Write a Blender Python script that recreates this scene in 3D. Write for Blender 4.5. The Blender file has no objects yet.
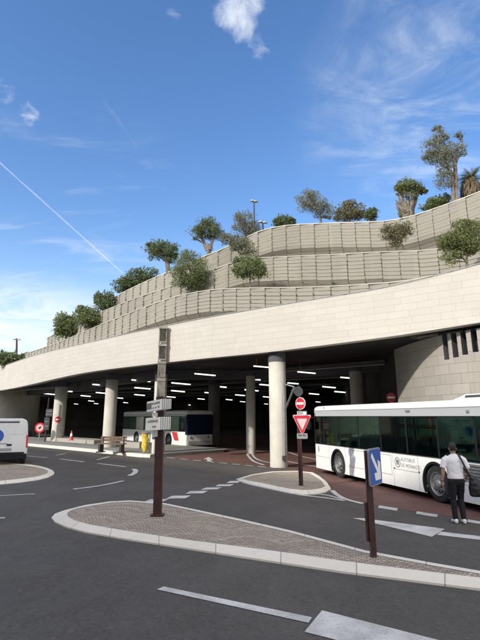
import bpy, math, random
import numpy as np
from mathutils import Vector, Matrix
R = math.radians
random.seed(7)
sc = bpy.context.scene
col = sc.collection

# ------------------------------------------------------------------ camera
PITCH = R(14.5); F = 481.0; CX, CY = 240.0, 292.0; HC = 2.35
cam = bpy.data.cameras.new('camera'); camo = bpy.data.objects.new('camera', cam); col.objects.link(camo)
cam.sensor_fit = 'VERTICAL'; cam.sensor_height = 36.0; cam.lens = F / 640 * 36.0
cam.shift_y = (CY - 320) / 640
cam.clip_start = 0.1; cam.clip_end = 6000
camo.location = (0, 0, HC); camo.rotation_euler = (R(90) + PITCH, 0, 0)
sc.camera = camo

def ray(u, v):
    a = (u - CX) / F; b = (CY - v) / F
    return a, math.cos(PITCH) - b * math.sin(PITCH), math.sin(PITCH) + b * math.cos(PITCH)
def gp(u, v, z=0.0):          # point seen at u, v on the height z
    a, y, d = ray(u, v); t = (z - HC) / d
    return Vector((a * t, y * t, z))
def at(u, v, y0):             # point seen at u, v at the distance y0
    a, y, d = ray(u, v); t = y0 / y
    return Vector((a * t, y0, HC + d * t))
def rdir(u, v):
    return Vector(ray(u, v)).normalized()

# ------------------------------------------------------------------ light
SUN_EL = R(30); SUN_H = Vector((-0.72, -0.69)).normalized()
sun = bpy.data.lights.new('sun', 'SUN'); suno = bpy.data.objects.new('sun', sun); col.objects.link(suno)
sun.energy = 2.4; sun.angle = R(1.6); sun.color = (1.0, 0.94, 0.85)
to_sun = Vector((SUN_H.x * math.cos(SUN_EL), SUN_H.y * math.cos(SUN_EL), math.sin(SUN_EL)))
suno.rotation_euler = to_sun.to_track_quat('Z', 'Y').to_euler()
suno.location = (-40, -40, 60)
sc.view_settings.view_transform = 'Standard'
sc.view_settings.look = 'None'
sc.view_settings.exposure = 0.85
sc.view_settings.gamma = 1.0
sc.view_settings.use_curve_mapping = False

class NT:
    def __init__(s, tree): s.t = tree; s.n = tree.nodes; s.l = tree.links
    def node(s, typ, ins=None, **props):
        n = s.n.new(typ)
        for k, v in props.items(): setattr(n, k, v)
        for k, v in (ins or {}).items(): s.put(n.inputs[k], v)
        return n
    def put(s, sock, v):
        if hasattr(v, 'is_output') or isinstance(v, bpy.types.NodeSocket): s.l.new(v, sock)
        elif isinstance(v, bpy.types.Node): s.l.new(v.outputs[0], sock)
        else: sock.default_value = v
    def math(s, op, a, b=0.0, c=0.0, clamp=False):
        n = s.n.new('ShaderNodeMath'); n.operation = op; n.use_clamp = clamp
        for i, v in enumerate((a, b, c)): s.put(n.inputs[i], v)
        return n.outputs[0]
    def vmath(s, op, a, b=(0, 0, 0), out=0):
        n = s.n.new('ShaderNodeVectorMath'); n.operation = op
        s.put(n.inputs[0], a); s.put(n.inputs[1], b)
        return n.outputs[out]
    def noise(s, vec, scale, detail=4.0, rough=0.55, dist=0.0):
        n = s.node('ShaderNodeTexNoise', {'Vector': vec, 'Scale': scale, 'Detail': detail, 'Roughness': rough, 'Distortion': dist})
        return n.outputs[0]
    def ramp(s, fac, a, b, lo=0.0, hi=1.0, smooth=True):
        n = s.node('ShaderNodeMapRange', {0: fac, 1: a, 2: b, 3: lo, 4: hi})
        n.interpolation_type = 'SMOOTHSTEP' if smooth else 'LINEAR'; n.clamp = True
        return n.outputs[0]
    def mix(s, fac, a, b, typ='MIX'):
        n = s.n.new('ShaderNodeMix'); n.data_type = 'RGBA'; n.blend_type = typ
        s.put(n.inputs[0], fac); s.put(n.inputs[6], a); s.put(n.inputs[7], b)
        return n.outputs[2]

# ------------------------------------------------------------------ sky
w = bpy.data.worlds.new('World'); sc.world = w; w.use_nodes = True
T = NT(w.node_tree)
bg = T.n['Background']; bg.inputs[1].default_value = 0.135
sky = T.node('ShaderNodeTexSky', sky_type='NISHITA', sun_disc=False, sun_elevation=SUN_EL,
             sun_rotation=math.atan2(SUN_H.x, SUN_H.y), altitude=0.0, air_density=1.0, dust_density=0.6, ozone_density=1.6)
hs = T.node('ShaderNodeHueSaturation', {'Hue': 0.506, 'Saturation': 1.22, 'Value': 1.0, 'Color': sky.outputs[0]})
d = T.node('ShaderNodeTexCoord').outputs['Generated']
sep = T.node('ShaderNodeSeparateXYZ', {0: d})
den = T.math('ADD', T.math('MAXIMUM', sep.outputs[2], 0.0), 0.18)
pl = T.node('ShaderNodeCombineXYZ', {0: T.math('DIVIDE', sep.outputs[0], den), 1: T.math('DIVIDE', sep.outputs[1], den)}).outputs[0]
def spot(u, v, r0, r1):
    return T.ramp(T.vmath('DOT_PRODUCT', d, tuple(rdir(u, v)), out=1), math.cos(R(r1)), math.cos(R(r0)))
def add(a, b): return T.math('ADD', a, b, clamp=True)
def mul(a, b): return T.math('MULTIPLY', a, b)
n_puff = T.noise(pl, 5.5, 7.0, 0.62, 0.9)
n_fine = T.noise(pl, 15.0, 6.0, 0.6, 0.6)
n_wisp = T.noise(T.vmath('MULTIPLY', pl, (1.0, 2.4, 1.0)), 2.2, 8.0, 0.62, 1.2)
puffm = 0.0
for (u, v, r0, r1, k) in ((236, 8, 0.6, 3.6, 1.0), (240, 30, 0.2, 2.0, .85), (172, 17, .2, 1.3, .5), (257, 47, .2, 2.3, .5),
                          (29, 111, .1, 1.5, .5), (29, 120, .1, 1.0, .45), (0, 90, .2, 2.0, .55), (15, 278, .3, 2.4, .3), (45, 279, .2, 1.6, .35), (72, 281, .2, 1.4, .25)):
    puffm = T.math('MAXIMUM', puffm, mul(spot(u, v, r0, r1), k))
pn = T.math('ADD', mul(T.math('SUBTRACT', n_fine, .5), 1.3), mul(T.math('SUBTRACT', n_puff, .5), 1.6))
cl = T.ramp(T.math('ADD', mul(puffm, .75), pn), .30, 1.15)
cl = mul(mul(cl, T.ramp(puffm, 0.0, .45)), .8)
# low veil to the left, thin streaks to the right
el = T.math('ARCSINE', sep.outputs[2])
az = T.math('ARCTAN2', sep.outputs[0], sep.outputs[1])
st = T.node('ShaderNodeCombineXYZ', {0: mul(az, 3.0), 1: mul(el, 22.0)}).outputs[0]
n_band = T.noise(T.vmath('MULTIPLY', st, (1.4, .5, 1)), 1.6, 8.0, 0.62, 0.9)
band = mul(mul(T.ramp(el, R(3.5), R(8)), T.ramp(el, R(16), R(10.5))), T.ramp(az, R(-11), R(-22)))
cl = add(cl, mul(band, T.ramp(n_band, .27, .60, 0.15, .95)))
band2 = mul(mul(T.ramp(el, R(12), R(17)), T.ramp(el, R(36), R(24))), T.ramp(az, R(-2), R(-18)))
cl = add(cl, mul(band2, T.ramp(n_wisp, .48, .85, 0.0, .38)))
wr = T.math('MAXIMUM', spot(455, 85, 4, 16), mul(spot(400, 110, 3, 13), .7))
cl = add(cl, mul(mul(wr, T.ramp(n_wisp, .36, .76)), T.ramp(n_puff, .25, .7, .10, .62)))
def trail(p0, p1, width, k, soft, broken):
    a, b = rdir(*p0), rdir(*p1); n = a.cross(b).normalized(); m = ((a + b) / 2).normalized()
    half = math.acos(max(-1, min(1, a.dot(m))))
    dist = T.math('ABSOLUTE', T.vmath('DOT_PRODUCT', d, tuple(n), out=1))
    wob = T.math('ADD', dist, mul(T.math('SUBTRACT', n_fine, .5), R(soft)))
    line = T.ramp(T.math('ABSOLUTE', wob), R(width), 0.0)
    lim = T.ramp(T.vmath('DOT_PRODUCT', d, tuple(m), out=1), math.cos(half * 1.02), math.cos(half * .9))
    o = mul(mul(line, lim), k)
    return mul(o, T.ramp(n_puff, .40, .62)) if broken else o
cl = add(cl, trail((-90, 82), (126, 276), .13, .34, .14, False))
cl = add(cl, trail((102, 98), (152, 168), .30, .055, 1.0, True))
haze = T.ramp(el, R(24), R(0), 0.0, .5)
skyc = T.mix(haze, hs.outputs[0], (2.7, 3.6, 4.8, 1))
skyc = T.mix(cl, skyc, (4.2, 4.45, 4.7, 1))
# unseen bright cloud, added overhead and behind the viewer to lift the fill light
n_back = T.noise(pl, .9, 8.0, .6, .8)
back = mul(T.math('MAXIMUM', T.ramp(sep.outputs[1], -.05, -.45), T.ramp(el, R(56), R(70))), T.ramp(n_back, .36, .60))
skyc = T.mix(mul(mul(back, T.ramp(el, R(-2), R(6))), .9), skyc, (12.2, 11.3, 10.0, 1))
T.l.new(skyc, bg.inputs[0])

# ------------------------------------------------------------------ materials
M = {}
def mat(name, color, rough=.6, metal=0.0, spec=.5, var=0.0, vscale=3.0, bump=0.0, bscale=40.0, emit=None, trans=0.0, coat=0.0):
    m = bpy.data.materials.new(name); m.use_nodes = True
    t = NT(m.node_tree); b = t.n['Principled BSDF']
    c = (*color, 1)
    b.inputs['Base Color'].default_value = c
    b.inputs['Roughness'].default_value = rough; b.inputs['Metallic'].default_value = metal
    b.inputs['Specular IOR Level'].default_value = spec
    if coat: b.inputs['Coat Weight'].default_value = coat; b.inputs['Coat Roughness'].default_value = .06
    pos = t.node('ShaderNodeTexCoord').outputs['Object']
    if var:
        f = t.ramp(t.noise(pos, vscale, 6, .6), .3, .7)
        lo = tuple(x * (1 - var) for x in color) + (1,); hi = tuple(min(1, x * (1 + var)) for x in color) + (1,)
        t.put(b.inputs['Base Color'], t.mix(f, lo, hi))
        t.put(b.inputs['Roughness'], t.ramp(t.noise(pos, vscale * 2.3, 5), .3, .7, max(.05, rough - .1), min(1, rough + .1)))
    if bump:
        bn = t.node('ShaderNodeBump', {'Strength': bump, 'Distance': .01, 'Height': t.noise(pos, bscale, 4)})
        t.put(b.inputs['Normal'], bn)
    if emit:
        b.inputs['Emission Color'].default_value = (*emit[0], 1); b.inputs['Emission Strength'].default_value = emit[1]
    M[name] = m
    return m
mat('white_paint', (.78, .77, .73), .32, var=.03, vscale=2, coat=.3)
mat('van_white', (.72, .73, .74), .35, var=.04, vscale=2, coat=.3)
mat('bus_grey', (.40, .41, .41), .4)
mat('seam', (.16, .16, .15), .7)
mat('black_rubber', (.018, .018, .018), .85, bump=.2)
mat('black_plastic', (.012, .012, .013), .75, spec=.2)
mat('rim', (.30, .30, .295), .45, .6, var=.15, vscale=12)
mat('hub', (.028, .028, .028), .6, .2)
mat('steel', (.30, .275, .235), .4, .5, var=.25, vscale=4)
mat('brown_post', (.05, .022, .02), .42, var=.25, vscale=5)
mat('sign_white', (.90, .875, .81), .4)
mat('sign_red', (.55, .02, .035), .4)
mat('sign_rose', (.72, .50, .50), .4)
mat('sign_blue', (.025, .10, .42), .4)
mat('sign_grey', (.30, .31, .32), .5, .3, var=.1)
mat('sign_back', (.06, .065, .065), .5, .3, var=.15)
mat('ink', (.05, .05, .055), .6)
mat('ink_soft', (.20, .20, .21), .6)
mat('concrete', (.52, .50, .43), .85, var=.10, vscale=1.3, bump=.25)
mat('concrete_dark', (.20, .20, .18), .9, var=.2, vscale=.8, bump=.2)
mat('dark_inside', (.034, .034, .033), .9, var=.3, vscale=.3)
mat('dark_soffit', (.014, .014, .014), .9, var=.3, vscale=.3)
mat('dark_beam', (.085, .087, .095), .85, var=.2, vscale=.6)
mat('soil', (.16, .125, .085), .95, var=.3, vscale=.7, bump=.5)
mat('backing', (.24, .225, .185), .9)
mat('dark_post', (.035, .03, .026), .7)
mat('bark', (.16, .135, .11), .9, var=.5, vscale=9, bump=1.0, bscale=25)
mat('skin', (.46, .25, .17), .5, var=.06, vscale=14)
mat('hair', (.022, .015, .012), .65, var=.3, vscale=60, bump=.6, bscale=160)
mat('tshirt', (.80, .79, .82), .85, bump=.3, bscale=26)
mat('trousers', (.006, .006, .008), .9, bump=.4, bscale=22)
mat('bag_black', (.012, .012, .014), .55, var=.2, vscale=14, bump=.5, bscale=18)
mat('shoe_white', (.75, .75, .74), .5)
mat('yellow', (.60, .44, .05), .6, var=.1, bump=.5, bscale=12)
mat('orange', (.50, .10, .05), .6)
mat('wood', (.13, .085, .055), .7, var=.3, vscale=8)
mat('red_paint', (.55, .03, .04), .4)
mat('tube_light', (.9, .9, .85), .4, emit=((1.0, .97, .88), 1.35))
mat('lamp_case', (.30, .30, .29), .6)
mat('seat_fabric', (.03, .05, .09), .85)
mat('seat_green', (.03, .16, .12), .6)
mat('bus_inside', (.12, .13, .13), .8)
mat('palm_dry', (.115, .092, .052), .9, var=.3, vscale=10)
mat('render_wall', (.45, .42, .36), .85, var=.08, vscale=.5, bump=.1)

def glass(name, tint, mixf, rough=.02):
    m = bpy.data.materials.new(name); m.use_nodes = True; t = NT(m.node_tree)
    t.n.remove(t.n['Principled BSDF'])
    tr = t.node('ShaderNodeBsdfTransparent', {'Color': (*tint, 1)})
    gl = t.node('ShaderNodeBsdfGlossy', {'Color': (.9, .95, .95, 1), 'Roughness': rough})
    fr = t.node('ShaderNodeFresnel', {'IOR': 1.45})
    mx = t.node('ShaderNodeMixShader', {0: t.math('MULTIPLY', fr, mixf, clamp=True), 1: tr.outputs[0], 2: gl.outputs[0]})
    t.l.new(mx.outputs[0], t.n['Material Output'].inputs[0]); M[name] = m
glass('bus_glass', (.30, .46, .40), .38, .04)
glass('dark_glass', (.06, .07, .08), 1.0)

mat('sky_reflect_glass', (.010, .020, .045), .1, spec=.8)  # blue sky reflection on the glass, put into its base colour

def leafmat(name, c0, c1, c2):
    m = bpy.data.materials.new(name); m.use_nodes = True; t = NT(m.node_tree); b = t.n['Principled BSDF']
    g = t.node('ShaderNodeNewGeometry')
    r = g.outputs['Random Per Island']
    pos = t.node('ShaderNodeTexCoord').outputs['Object']
    big = t.ramp(t.noise(pos, 1.1, 3), .35, .65)
    c = t.mix(r, (*c0, 1), (*c1, 1)); c = t.mix(t.math('MULTIPLY', big, .55), c, (*c2, 1))
    t.put(b.inputs['Base Color'], c); b.inputs['Roughness'].default_value = .55
    tl = t.node('ShaderNodeBsdfTranslucent', {'Color': c})
    mx = t.node('ShaderNodeMixShader', {0: .32, 1: b.outputs[0], 2: tl.outputs[0]})
    t.l.new(mx.outputs[0], t.n['Material Output'].inputs[0]); M[name] = m
leafmat('olive_leaf', (.115, .160, .055), (.245, .290, .120), (.165, .190, .075))
leafmat('silver_leaf', (.145, .165, .10), (.29, .30, .20), (.19, .19, .12))
leafmat('deep_leaf', (.082, .125, .045), (.190, .235, .095), (.125, .150, .065))
leafmat('dry_leaf', (.13, .125, .06), (.25, .23, .11), (.11, .125, .05))
leafmat('fresh_leaf', (.115, .155, .045), (.240, .275, .095), (.165, .175, .065))
leafmat('palm_leaf', (.11, .13, .03), (.20, .19, .06), (.14, .14, .04))

def asphalt(name, c, red=False):
    m = bpy.data.materials.new(name); m.use_nodes = True; t = NT(m.node_tree); b = t.n['Principled BSDF']
    pos = t.node('ShaderNodeNewGeometry').outputs['Position']
    big = t.ramp(t.noise(pos, .22, 5, .6), .3, .7)
    mid = t.ramp(t.noise(t.vmath('MULTIPLY', pos, (1.0, .55, 1.0)), 1.1, 6, .65, .5), .35, .7)
    fin = t.ramp(t.noise(pos, 75.0, 3, .7), .35, .7)
    vo = t.node('ShaderNodeTexVoronoi', {'Vector': pos, 'Scale': 55.0}); sp = t.ramp(vo.outputs['Distance'], .05, .22, 1, 0)
    k = lambda f: (*[x * f for x in c], 1)
    base = t.mix(big, k(.76), k(1.22)); base = t.mix(t.math('MULTIPLY', mid, .35), base, k(.78 if not red else .7))
    base = t.mix(t.math('MULTIPLY', fin, .45), base, k(1.45)); base = t.mix(t.math('MULTIPLY', sp, .35), base, k(.55))
    v2 = t.node('ShaderNodeTexVoronoi', {'Vector': pos, 'Scale': 26.0}); s2 = t.node('ShaderNodeSeparateXYZ', {0: v2.outputs['Color']}).outputs[0]
    base = t.mix(t.math('MULTIPLY', t.ramp(s2, .80, .96), .40), base, k(1.6)); base = t.mix(t.math('MULTIPLY', t.ramp(s2, .22, .05), .35), base, k(.5))
    # oil spots and sealed cracks
    cr = t.node('ShaderNodeTexVoronoi', {'Vector': t.vmath('ADD', pos, t.vmath('MULTIPLY', t.node('ShaderNodeTexNoise', {'Vector': pos, 'Scale': .9}).outputs['Color'], (1.6, 1.6, 0))), 'Scale': .16}, feature='DISTANCE_TO_EDGE')
    base = t.mix(t.math('MULTIPLY', t.ramp(cr.outputs['Distance'], .0022, .0012), .16), base, k(.45))
    oil = t.ramp(t.noise(pos, .75, 4, .5), .63, .74)
    base = t.mix(t.math('MULTIPLY', oil, .35), base, k(.5))
    t.put(b.inputs['Base Color'], base)
    t.put(b.inputs['Roughness'], t.ramp(mid, 0, 1, .72, .92)); b.inputs['Specular IOR Level'].default_value = .35
    h = t.math('ADD', t.math('MULTIPLY', fin, .6), t.math('MULTIPLY', sp, -.5))
    t.put(b.inputs['Normal'], t.node('ShaderNodeBump', {'Strength': .35, 'Distance': .004, 'Height': h})); M[name] = m
asphalt('asphalt', (.076, .069, .0615))
asphalt('asphalt_dark', (.042, .041, .040))
asphalt('asphalt_red', (.125, .064, .053), True)

def roadpaint():
    m = bpy.data.materials.new('road_paint'); m.use_nodes = True; t = NT(m.node_tree); b = t.n['Principled BSDF']
    pos = t.node('ShaderNodeNewGeometry').outputs['Position']
    wv = t.ramp(t.noise(pos, 38, 5, .7), .30, .46); w2 = t.ramp(t.noise(pos, 2.2, 5, .6), .3, .7)
    c = t.mix(w2, (.42, .41, .39, 1), (.62, .61, .58, 1)); c = t.mix(wv, (.22, .215, .21, 1), c)
    t.put(b.inputs['Base Color'], c); b.inputs['Roughness'].default_value = .75; M['road_paint'] = m
roadpaint()

def cobble():
    m = bpy.data.materials.new('cobble'); m.use_nodes = True; t = NT(m.node_tree); b = t.n['Principled BSDF']
    pos = t.node('ShaderNodeTexCoord').outputs['Object']
    rot = t.node('ShaderNodeMapping', {'Vector': pos, 'Rotation': (0, 0, R(12))}).outputs[0]
    s = t.node('ShaderNodeSeparateXYZ', {0: rot})
    W = 1.25
    fr = t.math('FRACT', t.math('DIVIDE', s.outputs[0], W)); q = t.math('SUBTRACT', t.math('MULTIPLY', fr, 2), 1)
    arc = t.math('MULTIPLY', t.math('MULTIPLY', q, q), .42)
    wob = t.math('MULTIPLY', t.math('SUBTRACT', t.noise(pos, 7, 3), .5), .05)
    y = t.math('ADD', t.math('ADD', s.outputs[1], arc), wob)
    x2 = t.math('ADD', s.outputs[0], t.math('MULTIPLY', t.math('SUBTRACT', t.noise(pos, 9, 2), .5), .04))
    vec = t.node('ShaderNodeCombineXYZ', {0: x2, 1: y}).outputs[0]
    br = t.node('ShaderNodeTexBrick', {'Vector': vec, 'Color1': (0, 0, 0, 1), 'Color2': (1, 1, 1, 1), 'Mortar': (.5, .5, .5, 1), 'Scale': 1.0, 'Mortar Size': .010, 'Mortar Smooth': .5, 'Brick Width': .088, 'Row Height': .078})
    row = t.math('FLOOR', t.math('DIVIDE', y, .078))
    rn = t.node('ShaderNodeTexWhiteNoise', {'W': row}, noise_dimensions='1D').outputs['Value']
    tone = t.math('ADD', t.math('ADD', t.math('MULTIPLY', br.outputs['Color'], .48), t.math('MULTIPLY', rn, .62)), t.math('MULTIPLY', t.math('SUBTRACT', t.noise(pos, 11, 3), .5), .5))
    cr = t.node('ShaderNodeValToRGB', {0: tone})
    e = cr.color_ramp.elements; e[0].position = .1; e[0].color = (.30, .238, .185, 1); e[1].position = .95; e[1].color = (.54, .455, .365, 1)
    k = e.new(.5); k.color = (.41, .34, .265, 1)
    c = t.mix(br.outputs['Fac'], cr.outputs[0], (.21, .178, .145, 1))
    dirt = t.ramp(t.noise(pos, .9, 5, .6), .35, .7)
    c = t.mix(t.math('MULTIPLY', dirt, .3), c, (.20, .17, .135, 1))
    t.put(b.inputs['Base Color'], c); b.inputs['Roughness'].default_value = .8
    h = t.math('ADD', t.math('MULTIPLY', br.outputs['Fac'], -1), t.math('MULTIPLY', t.noise(pos, 30, 3), .4))
    t.put(b.inputs['Normal'], t.node('ShaderNodeBump', {'Strength': .9, 'Distance': .018, 'Height': h})); M['cobble'] = m
cobble()

def stone(name, c1, c2, bw, rh, mortar, joint=.006, blot=.12, uv=True):
    m = bpy.data.materials.new(name); m.use_nodes = True; t = NT(m.node_tree); b = t.n['Principled BSDF']
    tc = t.node('ShaderNodeTexCoord'); pos = tc.outputs['UV' if uv else 'Object']; ob = tc.outputs['Object']
    br = t.node('ShaderNodeTexBrick', {'Vector': pos, 'Color1': (*c1, 1), 'Color2': (*c2, 1), 'Mortar': (*mortar, 1), 'Scale': 1.0, 'Mortar Size': joint, 'Mortar Smooth': .1, 'Bias': -.1, 'Brick Width': bw, 'Row Height': rh})
    br.offset_frequency = 2; br.offset = .37; br.squash = 1.25; br.squash_frequency = 3
    n1 = t.ramp(t.noise(ob, .55, 6, .6), .3, .7); n2 = t.ramp(t.noise(ob, 14, 5, .7), .3, .75)
    c = t.mix(t.math('MULTIPLY', n1, blot * 1.6), br.outputs['Color'], tuple(x * .72 for x in c1) + (1,), 'MIX')
    c = t.mix(t.math('MULTIPLY', n2, blot), c, tuple(x * .62 for x in c2) + (1,))
    stk = t.ramp(t.noise(t.vmath('MULTIPLY', ob, (2.2, 2.2, .12)), 1.0, 5, .6), .56, .78)
    c = t.mix(t.math('MULTIPLY', stk, blot * 1.5), c, tuple(x * .5 for x in c1) + (1,))
    t.put(b.inputs['Base Color'], c); b.inputs['Roughness'].default_value = .85
    h = t.math('ADD', t.math('MULTIPLY', br.outputs['Fac'], -1), t.math('MULTIPLY', n2, .25))
    t.put(b.inputs['Normal'], t.node('ShaderNodeBump', {'Strength': .5, 'Distance': .01, 'Height': h})); M[name] = m
stone('fascia_stone', (.515, .487, .432), (.48, .452, .398), .92, .29, (.37, .345, .295), .006)
stone('wall_stone', (.37, .345, .30), (.315, .29, .25), .85, .40, (.20, .18, .15), .010, .2)
stone('slat_stone', (.44, .42, .355), (.385, .365, .31), 1.1, 9.0, (.30, .27, .22), .0, .16, uv=False)
stone('kerb_stone', (.74, .69, .605), (.67, .625, .545), 1.0, 5.0, (.30, .28, .25), .010, .14)

# ------------------------------------------------------------------ mesh helpers
class MB:
    def __init__(s): s.v = []; s.f = []; s.uv = {}
    def quadgrid(s, rows, close=False, uvs=None):
        n = len(rows[0]); b = len(s.v)
        for r in rows: s.v += [tuple(p) for p in r]
        for i in range(len(rows) - 1):
            for j in range(n if close else n - 1):
                k = (j + 1) % n
                f = (b + i * n + j, b + i * n + k, b + (i + 1) * n + k, b + (i + 1) * n + j)
                if uvs: s.uv[len(s.f)] = [uvs[i][j], uvs[i][k], uvs[i + 1][k], uvs[i + 1][j]]
                s.f.append(f)
        return b
    def cap(s, pts):
        b = len(s.v); s.v += [tuple(p) for p in pts]; s.f.append(tuple(range(b, b + len(pts))))
    def box(s, c, size, m=None, taper=1.0):
        hx, hy, hz = (x / 2 for x in size); c = Vector(c); b = len(s.v)
        for z, k in ((-hz, 1.0), (hz, taper)):
            for x, y in ((-hx, -hy), (hx, -hy), (hx, hy), (-hx, hy)):
                p = Vector((x * k, y * k, z))
                if m is not None: p = m @ p
                s.v.append(tuple(p + c))
        for f in ((3, 2, 1, 0), (4, 5, 6, 7), (0, 1, 5, 4), (1, 2, 6, 5), (2, 3, 7, 6), (3, 0, 4, 7)):
            s.f.append(tuple(b + i for i in f))
        return s
    def tube(s, pts, rad, n=8, caps=True):
        pts = [Vector(p) for p in pts]
        if not hasattr(rad, '__len__'): rad = [rad] * len(pts)
        rows = []; ref = None
        for i, p in enumerate(pts):
            t = (pts[min(i + 1, len(pts) - 1)] - pts[max(i - 1, 0)]).normalized()
            if ref is None or abs(ref.dot(t)) > .97:
                ref = Vector((1, 0, 0)) if abs(t.x) < .8 else Vector((0, 1, 0))
            a = (ref - t * ref.dot(t)).normalized(); bb = t.cross(a); ref = a
            rows.append([p + (a * math.cos(q) + bb * math.sin(q)) * rad[i] for q in [2 * math.pi * k / n for k in range(n)]])
        s.quadgrid(rows, True)
        if caps: s.cap(rows[0][::-1]); s.cap(rows[-1])
        return s
    def lathe(s, prof, c=(0, 0, 0), axis='Z', n=24, caps=True):
        c = Vector(c); rows = []
        for r, h in prof:
            row = []
            for k in range(n):
                q = 2 * math.pi * k / n; x, y = r * math.cos(q), r * math.sin(q)
                p = Vector((x, y, h)) if axis == 'Z' else (Vector((x, h, y)) if axis == 'Y' else Vector((h, x, y)))
                row.append(c + p)
            rows.append(row)
        s.quadgrid(rows, True)
        if caps: s.cap(rows[0][::-1]); s.cap(rows[-1])
        return s
    def prism(s, poly, m, depth):       # poly in the plane x, z of matrix m, extruded along its y
        a = [m @ Vector((x, 0, z)) for x, z in poly]; b = [m @ Vector((x, depth, z)) for x, z in poly]
        s.cap(a); s.cap(b[::-1]); s.quadgrid([a, b], True)
        return s
    def slab(s, pts, z0, z1):
        a = [(p[0], p[1], z1) for p in pts]; b = [(p[0], p[1], z0) for p in pts]
        s.cap(a); s.quadgrid([b, a], True)
        return s
    def loft(s, rings, n=14):           # rings: centre, rx, ry, optional matrix
        rows = []
        for r in rings:
            c, rx, ry = Vector(r[0]), r[1], r[2]; m = r[3] if len(r) > 3 else Matrix.Identity(3)
            rows.append([c + m @ Vector((rx * math.cos(q), ry * math.sin(q), 0)) for q in [2 * math.pi * k / n for k in range(n)]])
        s.quadgrid(rows, True); s.cap(rows[0][::-1]); s.cap(rows[-1])
        return s
    def mesh(s, name):
        me = bpy.data.meshes.new(name); me.from_pydata(s.v, [], s.f)
        if s.uv:
            ul = me.uv_layers.new(name='UVMap'); d = ul.data
            for p in me.polygons:
                if p.index in s.uv:
                    for k, li in enumerate(p.loop_indices): d[li].uv = s.uv[p.index][k]
        me.update()
        return me
    def build(s, name, material, parent=None, smooth=False, fix=True):
        import bmesh
        me = s.mesh(name)
        if fix:
            bm = bmesh.new(); bm.from_mesh(me); bmesh.ops.recalc_face_normals(bm, faces=bm.faces); bm.to_mesh(me); bm.free()
        return link(name, me, material, parent, smooth)
def link(name, me, material, parent=None, smooth=False):
    o = bpy.data.objects.new(name, me); col.objects.link(o)
    me.materials.append(M[material] if isinstance(material, str) else material)
    if smooth:
        me.polygons.foreach_set('use_smooth', [True] * len(me.polygons))
        if smooth != 'all':
            try: me.set_sharp_from_angle(angle=R(40))
            except Exception: pass
    if parent: o.parent = parent
    return o
def tag(o, label=None, cat=None, group=None, kind=None):
    for k, v in (('label', label), ('category', cat), ('group', group), ('kind', kind)):
        if v: o[k] = v
    return o
def empty(name, loc, rz=0.0, label=None, cat=None, group=None):
    o = bpy.data.objects.new(name, None); col.objects.link(o); o.location = loc; o.rotation_euler = (0, 0, rz); o.empty_display_size = .2
    return tag(o, label, cat, group)
def yawm(o): return Matrix.Rotation(o, 3, 'Z')
def disc_poly(r, n=28, cx=0, cz=0, rz=None):
    return [(cx + r * math.cos(2 * math.pi * k / n), cz + (rz or r) * math.sin(2 * math.pi * k / n)) for k in range(n)]

# ------------------------------------------------------------------ plan of the building front
CTRL = [(26, 6), (16, 13.2), (9.3, 17.95), (6.6, 20.05), (2.3, 23.2), (-4.7, 28.8), (-11, 35), (-18.2, 43.2), (-28.8, 56.8), (-40, 72), (-52, 88)]
def catmull(pts, per=24):
    o = []
    P = [Vector(p) for p in pts]; P = [2 * P[0] - P[1]] + P + [2 * P[-1] - P[-2]]
    for i in range(1, len(P) - 2):
        for k in range(per):
            t = k / per; a, b, c, e = P[i - 1], P[i], P[i + 1], P[i + 2]
            o.append(.5 * ((2 * b) + (c - a) * t + (2 * a - 5 * b + 4 * c - e) * t * t + (3 * b - a - 3 * c + e) * t ** 3))
    o.append(P[-2]); return o
BASE = catmull(CTRL)
NRM = []
for i in range(len(BASE)):
    t = (BASE[min(i + 1, len(BASE) - 1)] - BASE[max(i - 1, 0)]).normalized(); NRM.append(Vector((t.y, -t.x)))   # away from the camera
if NRM[100].y < 0: NRM = [-n for n in NRM]
def curve(off):               # off: number, or function of the point on the base line
    return [p + n * (off(p) if callable(off) else off) for p, n in zip(BASE, NRM)]
def hit(cv, u, v):            # where the sight line of u, v passes over the plan curve
    a, y, dz = ray(u, v)
    for i in range(len(cv) - 1):
        p, q = cv[i], cv[i + 1]; e = q - p
        det = -a * e.y + y * e.x
        if abs(det) < 1e-9: continue
        t = (-p.x * e.y + p.y * e.x) / det; s = (a * p.y - y * p.x) / det
        if 0 <= s <= 1 and t > 0: return Vector((a * t, y * t, HC + dz * t)), i + s
    return None, None
def smooth_uv(pts, step=8, win=2):
    us = np.arange(pts[0][0], pts[-1][0] + .1, step); vs = np.interp(us, [p[0] for p in pts], [p[1] for p in pts])
    pad = np.pad(vs, win, mode='reflect', reflect_type='odd'); k = np.ones(2 * win + 1) / (2 * win + 1)
    return list(zip(us, np.convolve(pad, k, 'valid')))
def edge3d(cv, pts, step=8, win=2):
    o = []
    for u, v in smooth_uv(pts, step, win):
        p, i = hit(cv, u, v)
        if p is not None: o.append(p)
    return o

# ------------------------------------------------------------------ ground
def sheet(name, pts, z, material, kind='structure'):
    m = MB(); m.cap([(p[0], p[1], z) for p in pts]); o = m.build(name, material, fix=False)
    if o.data.polygons[0].normal.z < 0: o.data.flip_normals()
    return tag(o, kind=kind)
sheet('ground', [(1500 * math.cos(2 * math.pi * k / 48), 1500 * math.sin(2 * math.pi * k / 48)) for k in range(48)], 0.0, 'asphalt')
redpts = [gp(158, 457), gp(200, 460.5), gp(240, 464), gp(267, 467), gp(300, 470), gp(322, 474.5), gp(334, 490.5), gp(348, 499), gp(366, 504), gp(400, 509.5), gp(440, 515.2), gp(480, 521), (9.5, 8.2), (11, 9), (9.6, 17.2), (7.6, 22), (7.2, 40), (1, 60), (-12, 60), gp(150, 452)]
sheet('bus_lane', redpts, 0.004, 'asphalt_red')

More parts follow.
